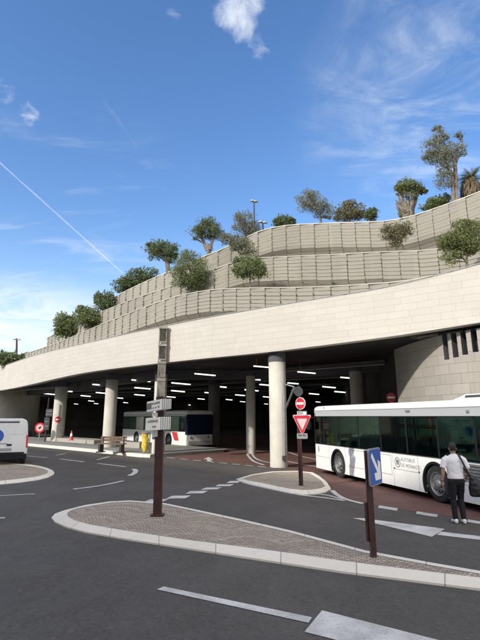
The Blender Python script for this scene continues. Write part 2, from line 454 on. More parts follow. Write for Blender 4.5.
def kerb_island(name, outer, inner, zo, zi, label, paving='cobble', drop=None):
    # outer: ground-side ring, inner: paving-side ring, matched point by point
    e = empty(name, (0, 0, 0)); tag(e, kind='structure')
    n = len(outer); s = 0; uv = [0]
    for i in range(n):
        s += (Vector(outer[(i + 1) % n][:2]) - Vector(outer[i][:2])).length; uv.append(s)
    m = MB()
    o0 = [Vector((p[0], p[1], -.03)) for p in outer]; o1 = [Vector((p[0], p[1], zo[i])) for i, p in enumerate(outer)]
    ii = [Vector((p[0], p[1], zi)) for p in inner]
    mid = [a.lerp(b, .5) + Vector((0, 0, (zi - a.z) * .06)) for a, b in zip(o1, ii)]
    rows = [o0, o1, mid, ii]; rows = [r + [r[0]] for r in rows]
    m.quadgrid(rows, False, [[(u_, k * .3) for u_ in uv] for k in range(4)])
    m.build('kerb', 'kerb_stone', e, fix=True)
    t = MB(); c = sum((Vector(p) for p in ii), Vector()) / n
    t.cap([p + Vector((0, 0, -.006)) for p in ii])
    t.build('paving', paving, e, fix=False)
    pv = e.children[-1]
    if pv.data.polygons[0].normal.z < 0: pv.data.flip_normals()
    return e
# near island
lo_o = [(760, 629.5), (640, 612), (560, 600), (480, 588.5), (400, 578.5), (340, 571), (290, 563.5), (240, 556), (185, 547.5), (125, 538.5), (85, 531.5), (66, 526.5), (55, 521.5), (51.5, 517.5), (55, 513.5), (64, 510.3)]
lo_i = [(760, 619), (640, 601), (560, 588.5), (480, 577.5), (400, 568), (340, 560.5), (290, 553), (240, 546.5), (185, 539.5), (125, 530.5), (90, 524.5), (75, 520.5), (68, 516.5), (67, 513.2), (70.5, 510.8), (76.5, 508.5)]
up_o = [(85, 504.8), (110, 501.2), (130, 500.2), (165, 503), (200, 510.2), (240, 518.7), (290, 530), (365, 550), (430, 562), (480, 570.5), (560, 584), (640, 597), (760, 616)]
up_i = [(90, 506), (111, 502.6), (130, 501.6), (164, 504.4), (199, 512), (239, 520.7), (289, 532.3), (364, 552.6), (430, 565), (480, 573.8), (560, 586.5), (640, 599), (760, 617.8)]
ZI = .12
outer = [gp(u, v, .03) for u, v in lo_o] + [gp(u, v, ZI) for u, v in up_o]
inner = [gp(u, v, ZI) for u, v in lo_i] + [gp(u, v, ZI) for u, v in up_i]
kerb_island('traffic_island', outer, inner, [.03] * len(lo_o) + [ZI - .004] * len(up_o), ZI, '')
# island before the canopy
o2 = [(236, 479), (243, 482.2), (252, 484.6), (264, 487.2), (278, 490.3), (290, 492.8), (304, 494.2), (316, 493.6), (326, 491.6), (331, 488.5)]
i2 = [(242.5, 478.6), (248, 480.3), (255, 481.7), (265, 483.6), (278, 486.4), (289, 488.6), (303, 490), (313, 489.6), (320.5, 488.3), (325.2, 486.2)]
o2b = [(326.5, 481.5), (319, 475.8), (312.5, 472.2), (296, 470.6), (272, 471.3), (252, 474.2)]
i2b = [(321, 480.5), (315, 476.4), (309.5, 473.2), (295.5, 471.6), (273, 472.3), (254, 475.1)]
outer = [gp(u, v, .03) for u, v in o2] + [gp(u, v, .12) for u, v in o2b]; inner = [gp(u, v, .12) for u, v in i2 + i2b]
kerb_island('traffic_island', outer, inner, [.03] * len(o2) + [.116] * len(o2b), .12, '')
# roundabout island on the left
o3 = [(-60, 487.5), (-20, 485.6), (0, 484.2), (20, 482.2), (38, 479.8), (48, 477.3), (53.5, 474.6), (54.5, 472.6), (52.5, 470.2), (47, 467.8), (38, 465.6), (27, 463.9), (10, 462.3), (-20, 461), (-60, 461)]
i3 = [(-60, 484.2), (-20, 482.2), (0, 480.8), (18, 479), (34, 477), (42.5, 475.2), (47.3, 473.3), (48.3, 472), (47, 470.3), (42.5, 468.6), (35, 467), (25, 465.6), (9, 464), (-20, 462.6), (-60, 462.4)]
mcent = gp(20, 472)
kerb_island('roundabout_island', [gp(u, v, .02) for u, v in o3], [gp(u, v, .10) for u, v in i3], [.02] * len(o3), .10, '', 'cobble')

def paint(name, pts, z=.008, per=1):
    m = MB(); m.cap([(p[0], p[1], z) for p in pts]); o = m.build(name, 'road_paint', fix=False)
    if o.data.polygons[0].normal.z < 0: o.data.flip_normals()
    return tag(o, kind='structure')
def pline(name, uvs, wd, z=.008):           # painted line of real width
    P = catmull([gp(u, v)[:2] for u, v in uvs], 8) if len(uvs) > 2 else [Vector(gp(u, v)[:2]) for u, v in uvs]
    L, Rr = [], []
    for i, p in enumerate(P):
        t = (P[min(i + 1, len(P) - 1)] - P[max(i - 1, 0)]).normalized(); n = Vector((-t.y, t.x)) * wd / 2
        L.append((p.x + n.x, p.y + n.y, z)); Rr.append((p.x - n.x, p.y - n.y, z))
    m = MB(); m.quadgrid([L, Rr]); o = m.build(name, 'road_paint', fix=False)
    if o.data.polygons[0].normal.z < 0: o.data.flip_normals()
    return tag(o, kind='structure')
def quad(uvs): return paint('road_marking', [gp(u, v) for u, v in uvs])
quad([(163.5, 587), (312, 618), (308.5, 623.5), (157, 590)])
quad([(322, 611), (455, 645), (380, 652), (304.5, 632.5)])
quad([(352.5, 518.3), (363, 518.6), (445, 529.2), (432, 537.2)])
quad([(441, 532), (560, 546), (557, 549.5), (437, 535.2)])
for q in ([(150, 499.6), (169, 499.2), (161, 502.6), (142, 503)], [(172, 496), (191, 495.7), (185, 498.6), (166, 499)], [(190, 491.3), (208, 491), (203, 493.5), (185.5, 493.9)],
          [(206, 487.7), (222, 487.5), (217, 489.6), (201, 489.9)], [(219, 484.6), (234, 484.4), (230, 486.3), (215, 486.6)], [(230, 481.3), (241, 481.1), (238, 483), (226, 483.3)]):
    quad(q)
pline('road_marking', [(73.5, 489.3), (100, 485.8), (123.5, 481)], .16)
pline('road_marking', [(129.5, 475.8), (134, 473.5), (135.8, 471), (133.5, 469)], .22)
pline('road_marking', [(-40, 498), (0, 495.9), (35, 494)], .12)
pline('road_marking', [(-30, 520), (5, 518)], .12)
pline('road_marking', [(60, 459), (84, 462)], .16); pline('road_marking', [(98, 463.5), (126, 467)], .16)
pline('road_marking', [(28, 456.2), (48, 457.8)], .14); pline('road_marking', [(56, 455.3), (66, 453.6)], .16); pline('road_marking', [(97, 460), (109, 456.8)], .16)
for a, b in ((379, 398), (417, 438), (468, 492)):
    f = lambda u: 505.6 + (u - 379) * .158
    quad([(a, f(a)), (b, f(b)), (b - 1, f(b) + 2.6), (a - 1, f(a) + 2.5)])
pline('road_marking', [(332, 490.5), (338, 495.5), (348, 500), (363, 503.8)], .16)
pline('road_marking', [(297, 494.8), (318, 497.2), (345, 500.8)], .13)
pline('road_marking', [(312, 493.9), (326, 495.2), (343, 499.5)], .10)
for a in range(167, 262, 13): pline('road_marking', [(a, 457.6 + (a - 167) * .098), (a + 8, 458.4 + (a - 167) * .098)], .12)
pline('road_marking', [(247, 453.5), (249, 457), (254, 461.5), (264, 465.2)], .14)
pline('road_marking', [(252, 453.5), (254, 457), (260, 460.5), (274, 463.5)], .14)
pline('road_marking', [(288, 452), (300, 456), (318, 460)], .14); pline('road_marking', [(286, 461), (300, 464), (318, 467)], .14)
quad([(203.5, 459.2), (208.5, 457.0), (213.5, 459.9), (210.2, 459.6), (212, 461.6), (207.5, 461.2), (206.6, 459.3)])
# pavement in front of the columns
pf = [Vector(gp(u, v)[:2]) for u, v in ((-60, 440), (0, 443.6), (28, 446), (60, 449), (100, 453), (140, 457.3), (150, 457.7))]
nb = Vector((.70, .71))
pb = [p + nb * (7.2 if i < 6 else 6.0) for i, p in enumerate(pf)]
m = MB(); ln = [0]
for i in range(len(pf) - 1): ln.append(ln[-1] + (pf[i + 1] - pf[i]).length)
r0 = [(p.x, p.y, -.02) for p in pf]; r1 = [(p.x, p.y, .17) for p in pf]; r2 = [(p.x + nb.x * .3, p.y + nb.y * .3, .18) for p in pf]; r3 = [(p.x, p.y, .19) for p in pb]
m.quadgrid([r0, r1, r2], False, [[(s, 0) for s in ln], [(s, .2) for s in ln], [(s, .5) for s in ln]])
ee = empty('pavement', (0, 0, 0)); tag(ee, kind='structure')
m.build('kerb', 'kerb_stone', ee); m = MB(); m.quadgrid([r2, r3]); m.cap([r0[-1], r1[-1], r2[-1], r3[-1], (pb[-1].x, pb[-1].y, -.02)]); m.build('paving', 'concrete_dark', ee)

# ------------------------------------------------------------------ the bus station building
station = empty('bus_station', (0, 0, 0), 0, 'long curved bus station with a pale stone band over a dark open hall', 'building')
BOT = [(-60, 397.5), (0, 390.8), (20, 387), (40, 382.3), (60, 377.6), (80, 373.2), (100, 370.2), (120, 367.7), (161, 363), (200, 358.8), (240, 355), (280, 350.8), (340, 343), (394, 336), (440, 328.8), (480, 322.5), (560, 309), (720, 281)]
TOP = [(-60, 386), (0, 368), (22, 359), (49, 351.5), (80, 344.5), (112, 337.5), (135, 332), (163, 326.8), (200, 319), (250, 310.3), (300, 302), (330, 297), (370, 291), (400, 284.6), (440, 275), (480, 264.3), (560, 241), (720, 190)]
fb = edge3d(BASE, BOT); ft = edge3d(BASE, TOP)
def resample(e3, n):      # even spacing along the plan
    L = [0]
    for i in range(len(e3) - 1): L.append(L[-1] + (e3[i + 1].xy - e3[i].xy).length)
    s = np.linspace(0, L[-1], n); A = np.array([list(p) for p in e3])
    return [Vector((np.interp(q, L, A[:, 0]), np.interp(q, L, A[:, 1]), np.interp(q, L, A[:, 2]))) for q in s], list(s)
fb.sort(key=lambda p: p.x); ft.sort(key=lambda p: p.x)
FX0, FX1 = max(fb[0].x, ft[0].x), min(fb[-1].x, ft[-1].x)
def zat(e3, x): return float(np.interp(x, [p.x for p in e3], [p.z for p in e3]))
bx = sorted([p for p in BASE if FX0 <= p.x <= FX1], key=lambda p: p.x)
def off_at(x):            # normal at a base point
    i = min(range(len(BASE)), key=lambda k: abs(BASE[k].x - x)); return NRM[i]
sl = [0]
for i in range(len(bx) - 1): sl.append(sl[-1] + (bx[i + 1] - bx[i]).length)
m = MB(); rows, uvr = [], []
NZ = 6
for k in range(NZ + 1):
    r, q = [], []
    for i, p in enumerate(bx):
        zb, zt = zat(fb, p.x), zat(ft, p.x); z = zb + (zt - zb) * k / NZ
        r.append((p.x, p.y, z)); q.append((sl[i], z))
    rows.append(r); uvr.append(q)
ins = lambda p, dd, z: (p.x + off_at(p.x).x * dd, p.y + off_at(p.x).y * dd, z)
rows.append([ins(p, .55, zat(ft, p.x) + .02) for p in bx]); uvr.append([(sl[i], zat(ft, p.x) + .55) for i, p in enumerate(bx)])
rows.insert(0, [ins(p, .6, zat(fb, p.x) + .02) for p in bx]); uvr.insert(0, [(sl[i], zat(fb, p.x) - .6) for i, p in enumerate(bx)])
m.quadgrid(rows, False, uvr); m.build('fascia', 'fascia_stone', station, smooth=True)
m = MB(); m.tube([Vector(ins(p, -.02, zat(ft, p.x) + .03)) for p in bx], .022, 6); m.build('coping', 'lamp_case', station)
# dark ceiling, back and side walls of the hall
far = [(16, 60), (-2, 100), (-20, 116), (-60, 128), (-74, 118)]
m = MB()
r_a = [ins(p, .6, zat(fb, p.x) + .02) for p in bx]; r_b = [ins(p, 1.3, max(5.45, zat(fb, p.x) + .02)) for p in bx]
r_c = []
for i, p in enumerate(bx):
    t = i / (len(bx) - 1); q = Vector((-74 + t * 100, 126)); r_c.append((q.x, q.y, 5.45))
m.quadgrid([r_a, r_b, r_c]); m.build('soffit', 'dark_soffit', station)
for k_ in range(5):
    m = MB(); a = Vector((-38 + k_ * 3.0, 66 + k_ * 3.5)); b = Vector((8.0, 26.5 + k_ * 9)); t = b - a
    m.box(((a.x + b.x) / 2, (a.y + b.y) / 2, 5.28), (t.length, .34, .12), yawm(math.atan2(t.y, t.x))); m.build('cable_tray', 'dark_beam', station)
    m = MB(); q = Vector((-t.y, t.x)).normalized() * .8; m.tube([(a.x + q.x, a.y + q.y, 5.22), (b.x + q.x, b.y + q.y, 5.22)], .05, 8); m.build('pipe', 'lamp_case', station)
m = MB()
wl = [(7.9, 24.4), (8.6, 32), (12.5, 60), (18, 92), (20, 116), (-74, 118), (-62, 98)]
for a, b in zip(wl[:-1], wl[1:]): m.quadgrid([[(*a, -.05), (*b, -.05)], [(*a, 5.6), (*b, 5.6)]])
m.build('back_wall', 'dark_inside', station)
# beams
m = MB()
for a, b in (((-18.2, 50.2), (-10.8, 40.6)), ((-10.8, 40.6), (-5.4, 33.6)), ((-5.4, 33.6), (.75, 33.5)), ((.75, 33.5), (8.3, 29)), ((-26, 60), (-18.2, 50.2))):
    a, b = Vector(a), Vector(b); t = b - a
    m.box(((a.x + b.x) / 2, (a.y + b.y) / 2, 5.13), (t.length + .3, .55, .62), yawm(math.atan2(t.y, t.x)))
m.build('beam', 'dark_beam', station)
cols = [(gp(57, 441, .19), .56), (gp(108, 447, .19), .45), (gp(158, 455), .40), (gp(251, 453.5), .31), (gp(279, 467), .425), (gp(213.5, 445), .5), (gp(361, 458), .40)]
for p, r in cols:
    m = MB(); m.lathe([(r, 0), (r, 5.0), (r * .98, 5.02)], (p.x, p.y, 0 if p.z < .1 else .15), n=32)
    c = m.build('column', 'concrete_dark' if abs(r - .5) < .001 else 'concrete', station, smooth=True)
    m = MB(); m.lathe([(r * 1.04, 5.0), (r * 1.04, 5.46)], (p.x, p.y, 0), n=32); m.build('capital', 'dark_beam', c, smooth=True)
# plinth under the first column
p = cols[0][0]; tdir = Vector((.72, -.69))
m = MB(); m.box((p.x + 2.4, p.y - 1.6, .33), (8.4, 1.7, .32), yawm(math.atan2(tdir.y, tdir.x))); m.build('plinth', 'kerb_stone', station)
m = MB(); q = gp(130, 450); m.box((q.x, q.y, .36), (3.0, .5, .42), yawm(math.atan2(tdir.y, tdir.x))); m.build('plinth', 'kerb_stone', station)
# curved concrete wall at the left end of the hall
m = MB(); rows = []
for k in range(15):
    q = R(-150 + k * 11); c = Vector((-34.2, 61.5)); rows.append((c.x + 9.0 * math.cos(q), c.y + 9.0 * math.sin(q)))
m.quadgrid([[(x, y, -.05) for x, y in rows], [(x, y, 5.5) for x, y in rows]]); e = m.build('concrete_wall', 'concrete', None, smooth=True)
tag(e, 'grey rounded concrete wall at the left end of the hall, behind the van', 'wall')
# railing near the van
rl = empty('metal_railing', (0, 0, 0), 0, 'dark metal railing above the roof of the white van', 'railing')
a, b = gp(-14, 437), gp(17, 437.5); a.z = b.z = 0
m = MB()
for k in range(10):
    q = a.lerp(b, k / 9); m.box((q.x, q.y, .75), (.07, .07, 3.9 - 2.4 + 0.6))
m.build('post', 'dark_post', rl); m = MB()
for z in (.75, 1.1, 1.52): m.tube([a + Vector((0, 0, z)), b + Vector((0, 0, z))], .05, 6)
m.build('rail', 'dark_post', rl)

# right-hand stone wall with slots
wall_pts = catmull([(7.79, 24.3), (7.85, 22.6), (8.05, 20.9), (8.55, 19.35), (9.6, 18.1), (12.4, 16.0), (16.2, 13.3), (26, 6.3)], 20)
wl_s = [0]
for i in range(len(wall_pts) - 1): wl_s.append(wl_s[-1] + (wall_pts[i + 1] - wall_pts[i]).length)
def wp(s): return Vector((np.interp(s, wl_s, [p.x for p in wall_pts]), np.interp(s, wl_s, [p.y for p in wall_pts])))
slots = []
for u0, u1, v0, v1 in ((444.5, 449.6, 331, 360), (453.2, 459, 328.5, 357.7), (462.5, 468.3, 326, 355), (472.8, 479, 323, 352.3), (483.5, 490, 319, 349)):
    h0, i0 = hit(wall_pts, u0, v1); h1, i1 = hit(wall_pts, u1, v1)
    if h0 is None or h1 is None: continue
    slots.append((np.interp(i0, range(len(wl_s)), wl_s), np.interp(i1, range(len(wl_s)), wl_s), h0.z))
ss = sorted(set([round(x, 3) for x in np.linspace(0, wl_s[-1], 70)] + [s for q in slots for s in q[:2]]))
m = MB(); rec = MB()
ZT = lambda s: 5.62 if s < 5.5 else 5.62 + min(.3, (s - 5.5) * .06)
for a, b in zip(ss[:-1], ss[1:]):
    mid = (a + b) / 2; sl_ = [q for q in slots if q[0] - 1e-4 <= mid <= q[1] + 1e-4]
    pa, pb_ = wp(a), wp(b); top = sl_[0][2] if sl_ else ZT(mid)
    zz = np.linspace(-.05, top, 6)
    m.quadgrid([[(pa.x, pa.y, z), (pb_.x, pb_.y, z)] for z in zz], False, [[(a, z), (b, z)] for z in zz])
    if sl_:
        t = (pb_ - pa).normalized(); n = Vector((-t.y, t.x)); n = n if n.y > 0 else -n
        o = n * .5
        rec.quadgrid([[(pa.x + o.x, pa.y + o.y, top), (pb_.x + o.x, pb_.y + o.y, top)], [(pa.x + o.x, pa.y + o.y, ZT(mid)), (pb_.x + o.x, pb_.y + o.y, ZT(mid))]])
        rec.quadgrid([[(pa.x, pa.y, top), (pb_.x, pb_.y, top)], [(pa.x + o.x, pa.y + o.y, top), (pb_.x + o.x, pb_.y + o.y, top)]])
for s0, s1, zb in slots:
    for s in (s0, s1):
        pa = wp(s); t = (wp(s + .05) - wp(s - .05)).normalized(); n = Vector((-t.y, t.x)); n = n if n.y > 0 else -n; o = n * .5
        rec.quadgrid([[(pa.x, pa.y, zb), (pa.x + o.x, pa.y + o.y, zb)], [(pa.x, pa.y, ZT(s)), (pa.x + o.x, pa.y + o.y, ZT(s))]])
sw = m.build('stone_wall', 'wall_stone', None, smooth=True)
tag(sw, 'curved stone block wall with tall dark slots, behind the white bus', 'wall')
rec.build('slot', 'dark_beam', sw)

# stacked steel rain chute on the fascia
h, i = hit(BASE, 166.3, 350)
tg = (BASE[int(i) + 1] - BASE[int(i)]).normalized(); nn = NRM[int(i)]
ang = math.atan2(-tg.y, -tg.x)
hz = lambda v: at(166, v, h.y)[2]
chute = empty('rain_chute', (h.x - nn.x * .30, h.y - nn.y * .30, 0), R(10), 'tall stacked steel rain chute fixed to the stone band, above the direction signs', 'rain chute')
for v0, v1, kind in ((327.3, 343.8, 0), (344.6, 361.2, 0), (362, 377.4, 1), (378.4, 398.5, 1)):
    z1, z0 = hz(v0), hz(v1); hh = z1 - z0; W = .225; D = .20
    m = MB(); lip = .16 * hh
    m.box((0, -.02, z1 - lip / 2), (2 * W + .04, 2 * D + .06, lip))
    for sx in (-1, 1): m.box((sx * (W - .02), 0, (z0 + z1 - lip) / 2), (.04, 2 * D, hh - lip - .002))
    if kind == 0:
        m.quadgrid([[(-W + .041, -D + .05, z1 - lip), (W - .041, -D + .05, z1 - lip)], [(-W + .041, D - .04, z0 + .16 * hh), (W - .041, D - .04, z0 + .16 * hh)]])
        m.quadgrid([[(-W + .041, D - .04, z0 + .16 * hh), (W - .041, D - .04, z0 + .16 * hh)], [(-W + .041, -D, z0 + .10 * hh), (W - .041, -D, z0 + .10 * hh)], [(-W + .041, -D, z0), (W - .041, -D, z0)]])
    else:
        m.quadgrid([[(-W + .041, -D - .02, z1 - lip), (W - .041, -D - .02, z1 - lip)], [(-W + .041, -D + .10, z0 + .05), (W - .041, -D + .10, z0 + .05)], [(-W + .041, -D + .10, z0), (W - .041, -D + .10, z0)], [(-W + .041, D, z0), (W - .041, D, z0)]])
    m.build('chute_section', 'steel', chute)
m = MB()
for k in range(4): m.box((-.135 + k * .09, -.14, hz(397)), (.06, .03, .12))
m.build('outlet', 'ink', chute)
m = MB(); m.box((0, .34, (hz(327) + hz(399)) / 2), (.16, .16, hz(327) - hz(399) + .1)); m.build('pipe', 'dark_beam', chute)

# strip lights under the ceiling
LIGHTS = [(49, 394, 14), (65, 391, 16), (102, 385.2, 18), (85.5, 396, 15), (102, 393, 11), (119, 398, 11), (91, 401, 11), (141, 380.7, 18), (142.5, 388.3, 15), (139.5, 395, 14), (125.5, 402.7, 10), (96, 403.6, 8),
          (205, 374.6, 20), (181, 383.7, 18), (178, 391.2, 14), (218.5, 386.6, 15), (252, 379.2, 16), (210.5, 393, 12), (240, 395.2, 13), (201, 399, 11), (190, 405, 9), (229, 399.7, 11), (242.5, 401.7, 11), (230.5, 413.4, 7), (251.5, 390.3, 13),
          (262, 366.8, 16), (306.5, 372.6, 17), (293, 383.4, 10), (329, 387.2, 12), (348.5, 378, 15), (383.5, 382.2, 13),
          (76, 404, 8), (110, 407, 8), (171, 397, 12), (168, 403, 10), (186, 411, 7), (199, 408, 8), (216, 406, 8), (221, 411, 7), (236, 408, 7), (244, 412, 6), (128, 409, 6), (266, 385, 12), (267, 397, 10), (266, 404, 8), (314, 394, 10), (318, 402, 8), (340, 392, 10), (90, 408, 6)]
for u, v, wd in LIGHTS:
    a = gp(u - wd / 2, v - wd * .045, 4.95); b = gp(u + wd / 2, v + wd * .045, 4.95); c = (a + b) / 2; t = b - a
    rz = math.atan2(t.y, t.x); L = min(t.length, 2.6); rw = max(.026, min(.07, c.y * .0014))
    e = empty('strip_light', c, rz, 'lit white strip light hanging under the dark hall ceiling', 'ceiling light', 'strip lights under the hall ceiling')
    m = MB(); m.box((0, 0, 0), (L, rw * 2.2, rw * 1.3)); m.build('tube', 'tube_light', e)
    m = MB(); m.box((0, 0, rw * 1.1), (L * 1.02, rw * 2.6, rw * .8)); top = 5.5 - 4.95
    for sx in (-.35, .35): m.box((sx * L, 0, (top + rw) / 2), (.02, .02, top - rw))
    m.build('housing', 'lamp_case', e)

# ------------------------------------------------------------------ planted terraces
def lerpx(x, pts): return float(np.interp(x, [p[0] for p in pts], [p[1] for p in pts]))
OFF = {1: lambda p: lerpx(p.x, [(-30, .7), (-5, .8), (3, 1.1), (10, 1.2)]),
       2: lambda p: lerpx(p.x, [(-30, 1.6), (-9, 2.0), (-3, 2.6), (0, 4.2), (10, 4.6)]),
       3: lambda p: lerpx(p.x, [(-30, 2.6), (-12, 3.2), (-6, 3.8), (-2, 6.0), (1, 8.2), (10, 9.0)])}
CV = {k: curve(f) for k, f in OFF.items()}
TT = {1: [(25, 354), (47, 347), (70, 338.5), (100, 325.5), (125, 315.5), (152, 304.8), (170, 298.5), (187, 294), (214, 289.3), (251, 288), (300, 287.5), (340, 286), (400, 282), (440, 275), (480, 268), (560, 250), (720, 203)],
      2: [(47, 338.5), (75, 325), (100, 313), (137, 298), (171, 287), (210, 271), (235, 262), (252, 258.5), (300, 256), (340, 254.5), (380, 252), (420, 251), (442, 249), (480, 240), (560, 220), (720, 172)],
      3: [(104, 304), (116, 297), (131, 289), (144, 283), (156, 277.5), (173, 271), (205, 256), (222, 250), (240, 241), (250, 235), (265, 229.5), (280, 226.3), (300, 224.5), (318, 224), (337, 223), (360, 222.5), (380, 222), (392, 220.7), (410, 217.3), (435, 209), (460, 200), (480, 192), (560, 160), (720, 92)]}
EDGE = {k: edge3d(CV[k], TT[k], 4, 2) for k in TT}
for k in EDGE: EDGE[k].sort(key=lambda p: p.x)
def end_return(e, dx):
    p = e[0]; q = e[1] - e[0]; n = off_at(p.x)
    return [Vector((p.x + n.x * d_, p.y + n.y * d_, p.z - .05)) for d_ in (dx, dx * .5)] + e
NAMES = {1: 'lowest of the three slatted stone terrace walls, just above the stone band', 2: 'middle one of the three slatted stone terrace walls', 3: 'topmost slatted stone terrace wall, with its edge against the sky'}
def zedge(k, x): e = EDGE[k]; return float(np.interp(x, [p.x for p in e], [p.z for p in e]))
for k in (1, 2, 3):
    e3 = end_return(EDGE[k], 3.0)
    L = [0]
    for i in range(len(e3) - 1): L.append(L[-1] + (e3[i + 1].xy - e3[i].xy).length)
    A = np.array([list(p) for p in e3])
    P = lambda s: Vector((np.interp(s, L, A[:, 0]), np.interp(s, L, A[:, 1]), np.interp(s, L, A[:, 2])))
    PW = .96; npan = int(L[-1] / PW)
    H = {1: 2.6, 2: 3.3, 3: 3.5}[k]; pitch = .215
    nrow = int(H / pitch)
    prof = lambda t: .05 + (0 if t < .48 else (-.42 * math.sin((t - .48) / .52 * math.pi) ** 1.0))     # outward swell, then drawn in
    t_ = empty('terrace_wall', P(L[-1] / 2), 0, NAMES[k], 'wall')
    ms = MB(); mp = MB(); mc = MB(); mbk = MB()
    org = Vector(t_.location)
    capr = []; back0 = []; back1 = []
    for i in range(npan):
        s0, s1 = i * PW, (i + 1) * PW
        a, b = P(s0), P(s1); t = (b - a).xy.normalized(); n = Vector((t.y, -t.x))
        n = n if n.dot(off_at((a.x + b.x) / 2)) < 0 else -n                                            # outwards
        if s1 < 3.2: n = Vector((t.y, -t.x)) if Vector((t.y, -t.x)).x < 0 else Vector((-t.y, t.x))
        jit = random.uniform(-.012, .012); st = .010 if i % 2 else -.010
        for j in range(nrow):
            zt = -.06 - j * pitch + st; zb = zt - pitch * .80
            o1 = prof(j / nrow) + jit; o0 = prof((j + .8) / nrow) + jit
            tilt = .075
            q = []; alt = .006 if (i + j) % 2 else -.006; gp_ = t * (.016 if j % 2 else .002)
            for pnt, saw in ((a + gp_.to_3d(), -.022 + alt), (b - gp_.to_3d(), .045 + alt)):
                for z, o in ((zt, o1 + tilt + saw), (zb, o0 + saw)):
                    q.append((Vector((pnt.x + n.x * o, pnt.y + n.y * o, pnt.z + z)) - org, Vector((pnt.x + n.x * (o - .06), pnt.y + n.y * (o - .06), pnt.z + z)) - org))
            bI = len(ms.v)
            for fr, bk in q: ms.v += [tuple(fr), tuple(bk)]
            for f in ((0, 2, 6, 4), (1, 5, 7, 3), (0, 4, 5, 1), (2, 3, 7, 6), (0, 1, 3, 2), (4, 6, 7, 5)): ms.f.append(tuple(bI + x for x in f))
        pp = P(s0)
        mp.box(Vector((pp.x - n.x * .45, pp.y - n.y * .45, pp.z - H / 2)) - org, (.08, .08, H - .1), yawm(math.atan2(t.y, t.x)))
        capr.append((a, b, n)); back0.append(Vector((pp.x - n.x * .5, pp.y - n.y * .5, pp.z - .12)) - org); back1.append(Vector((pp.x - n.x * .5, pp.y - n.y * .5, pp.z - H)) - org)
    lo, hi = [], []
    rr = [[], [], [], []]
    for a, b, n in capr:
        for x, (o, z) in enumerate(((-.12, .0), (.16, .0), (.16, -.055), (-.12, -.055))):
            rr[x].append(Vector((a.x + n.x * o, a.y + n.y * o, a.z + z)) - org)
    mc.quadgrid([rr[0], rr[1], rr[2], rr[3], rr[0]])
    mbk.quadgrid([back0, back1])
    ms.build('slat_screen', 'slat_stone', t_); mp.build('post', 'backing', t_); mc.build('coping', 'concrete' if k == 3 else 'slat_stone', t_); mbk.build('backing', 'backing', t_)
# soil beds behind each wall
def bed(name, k, rows):
    m = MB(); m.quadgrid(rows); o = m.build(name, 'soil', fix=False)
    if sum(p.normal.z for p in o.data.polygons) < 0: o.data.flip_normals()
    tag(o, kind='structure')
def dense(e3, n=90): return resample(e3, n)[0]
e1, e2, e3_ = (dense(EDGE[k]) for k in (1, 2, 3))
def back(e, dd, z): return [Vector((p.x + off_at(p.x).x * dd, p.y + off_at(p.x).y * dd, p.z + z)) for p in e]
fx = [p for p in bx if p.x >= EDGE[1][0].x - 14]
bed('planting_bed', 0, [[ins(p, .3, zat(ft, p.x) - .03) for p in fx], [ins(p, 3.2, zat(ft, p.x) - .03) for p in fx]])
bed('planting_bed', 1, [back(e1, .15, -.35), back(e1, 4.6, -.3)])
bed('planting_bed', 2, [back(e2, .15, -.35), back(e2, 5.5, -.3)])
bed('hill', 3, [back(e3_, .15, -.3), back(e3_, 12, -.1), back(e3_, 26, -1.5), back(e3_, 60, -10), back(e3_, 80, -16)])

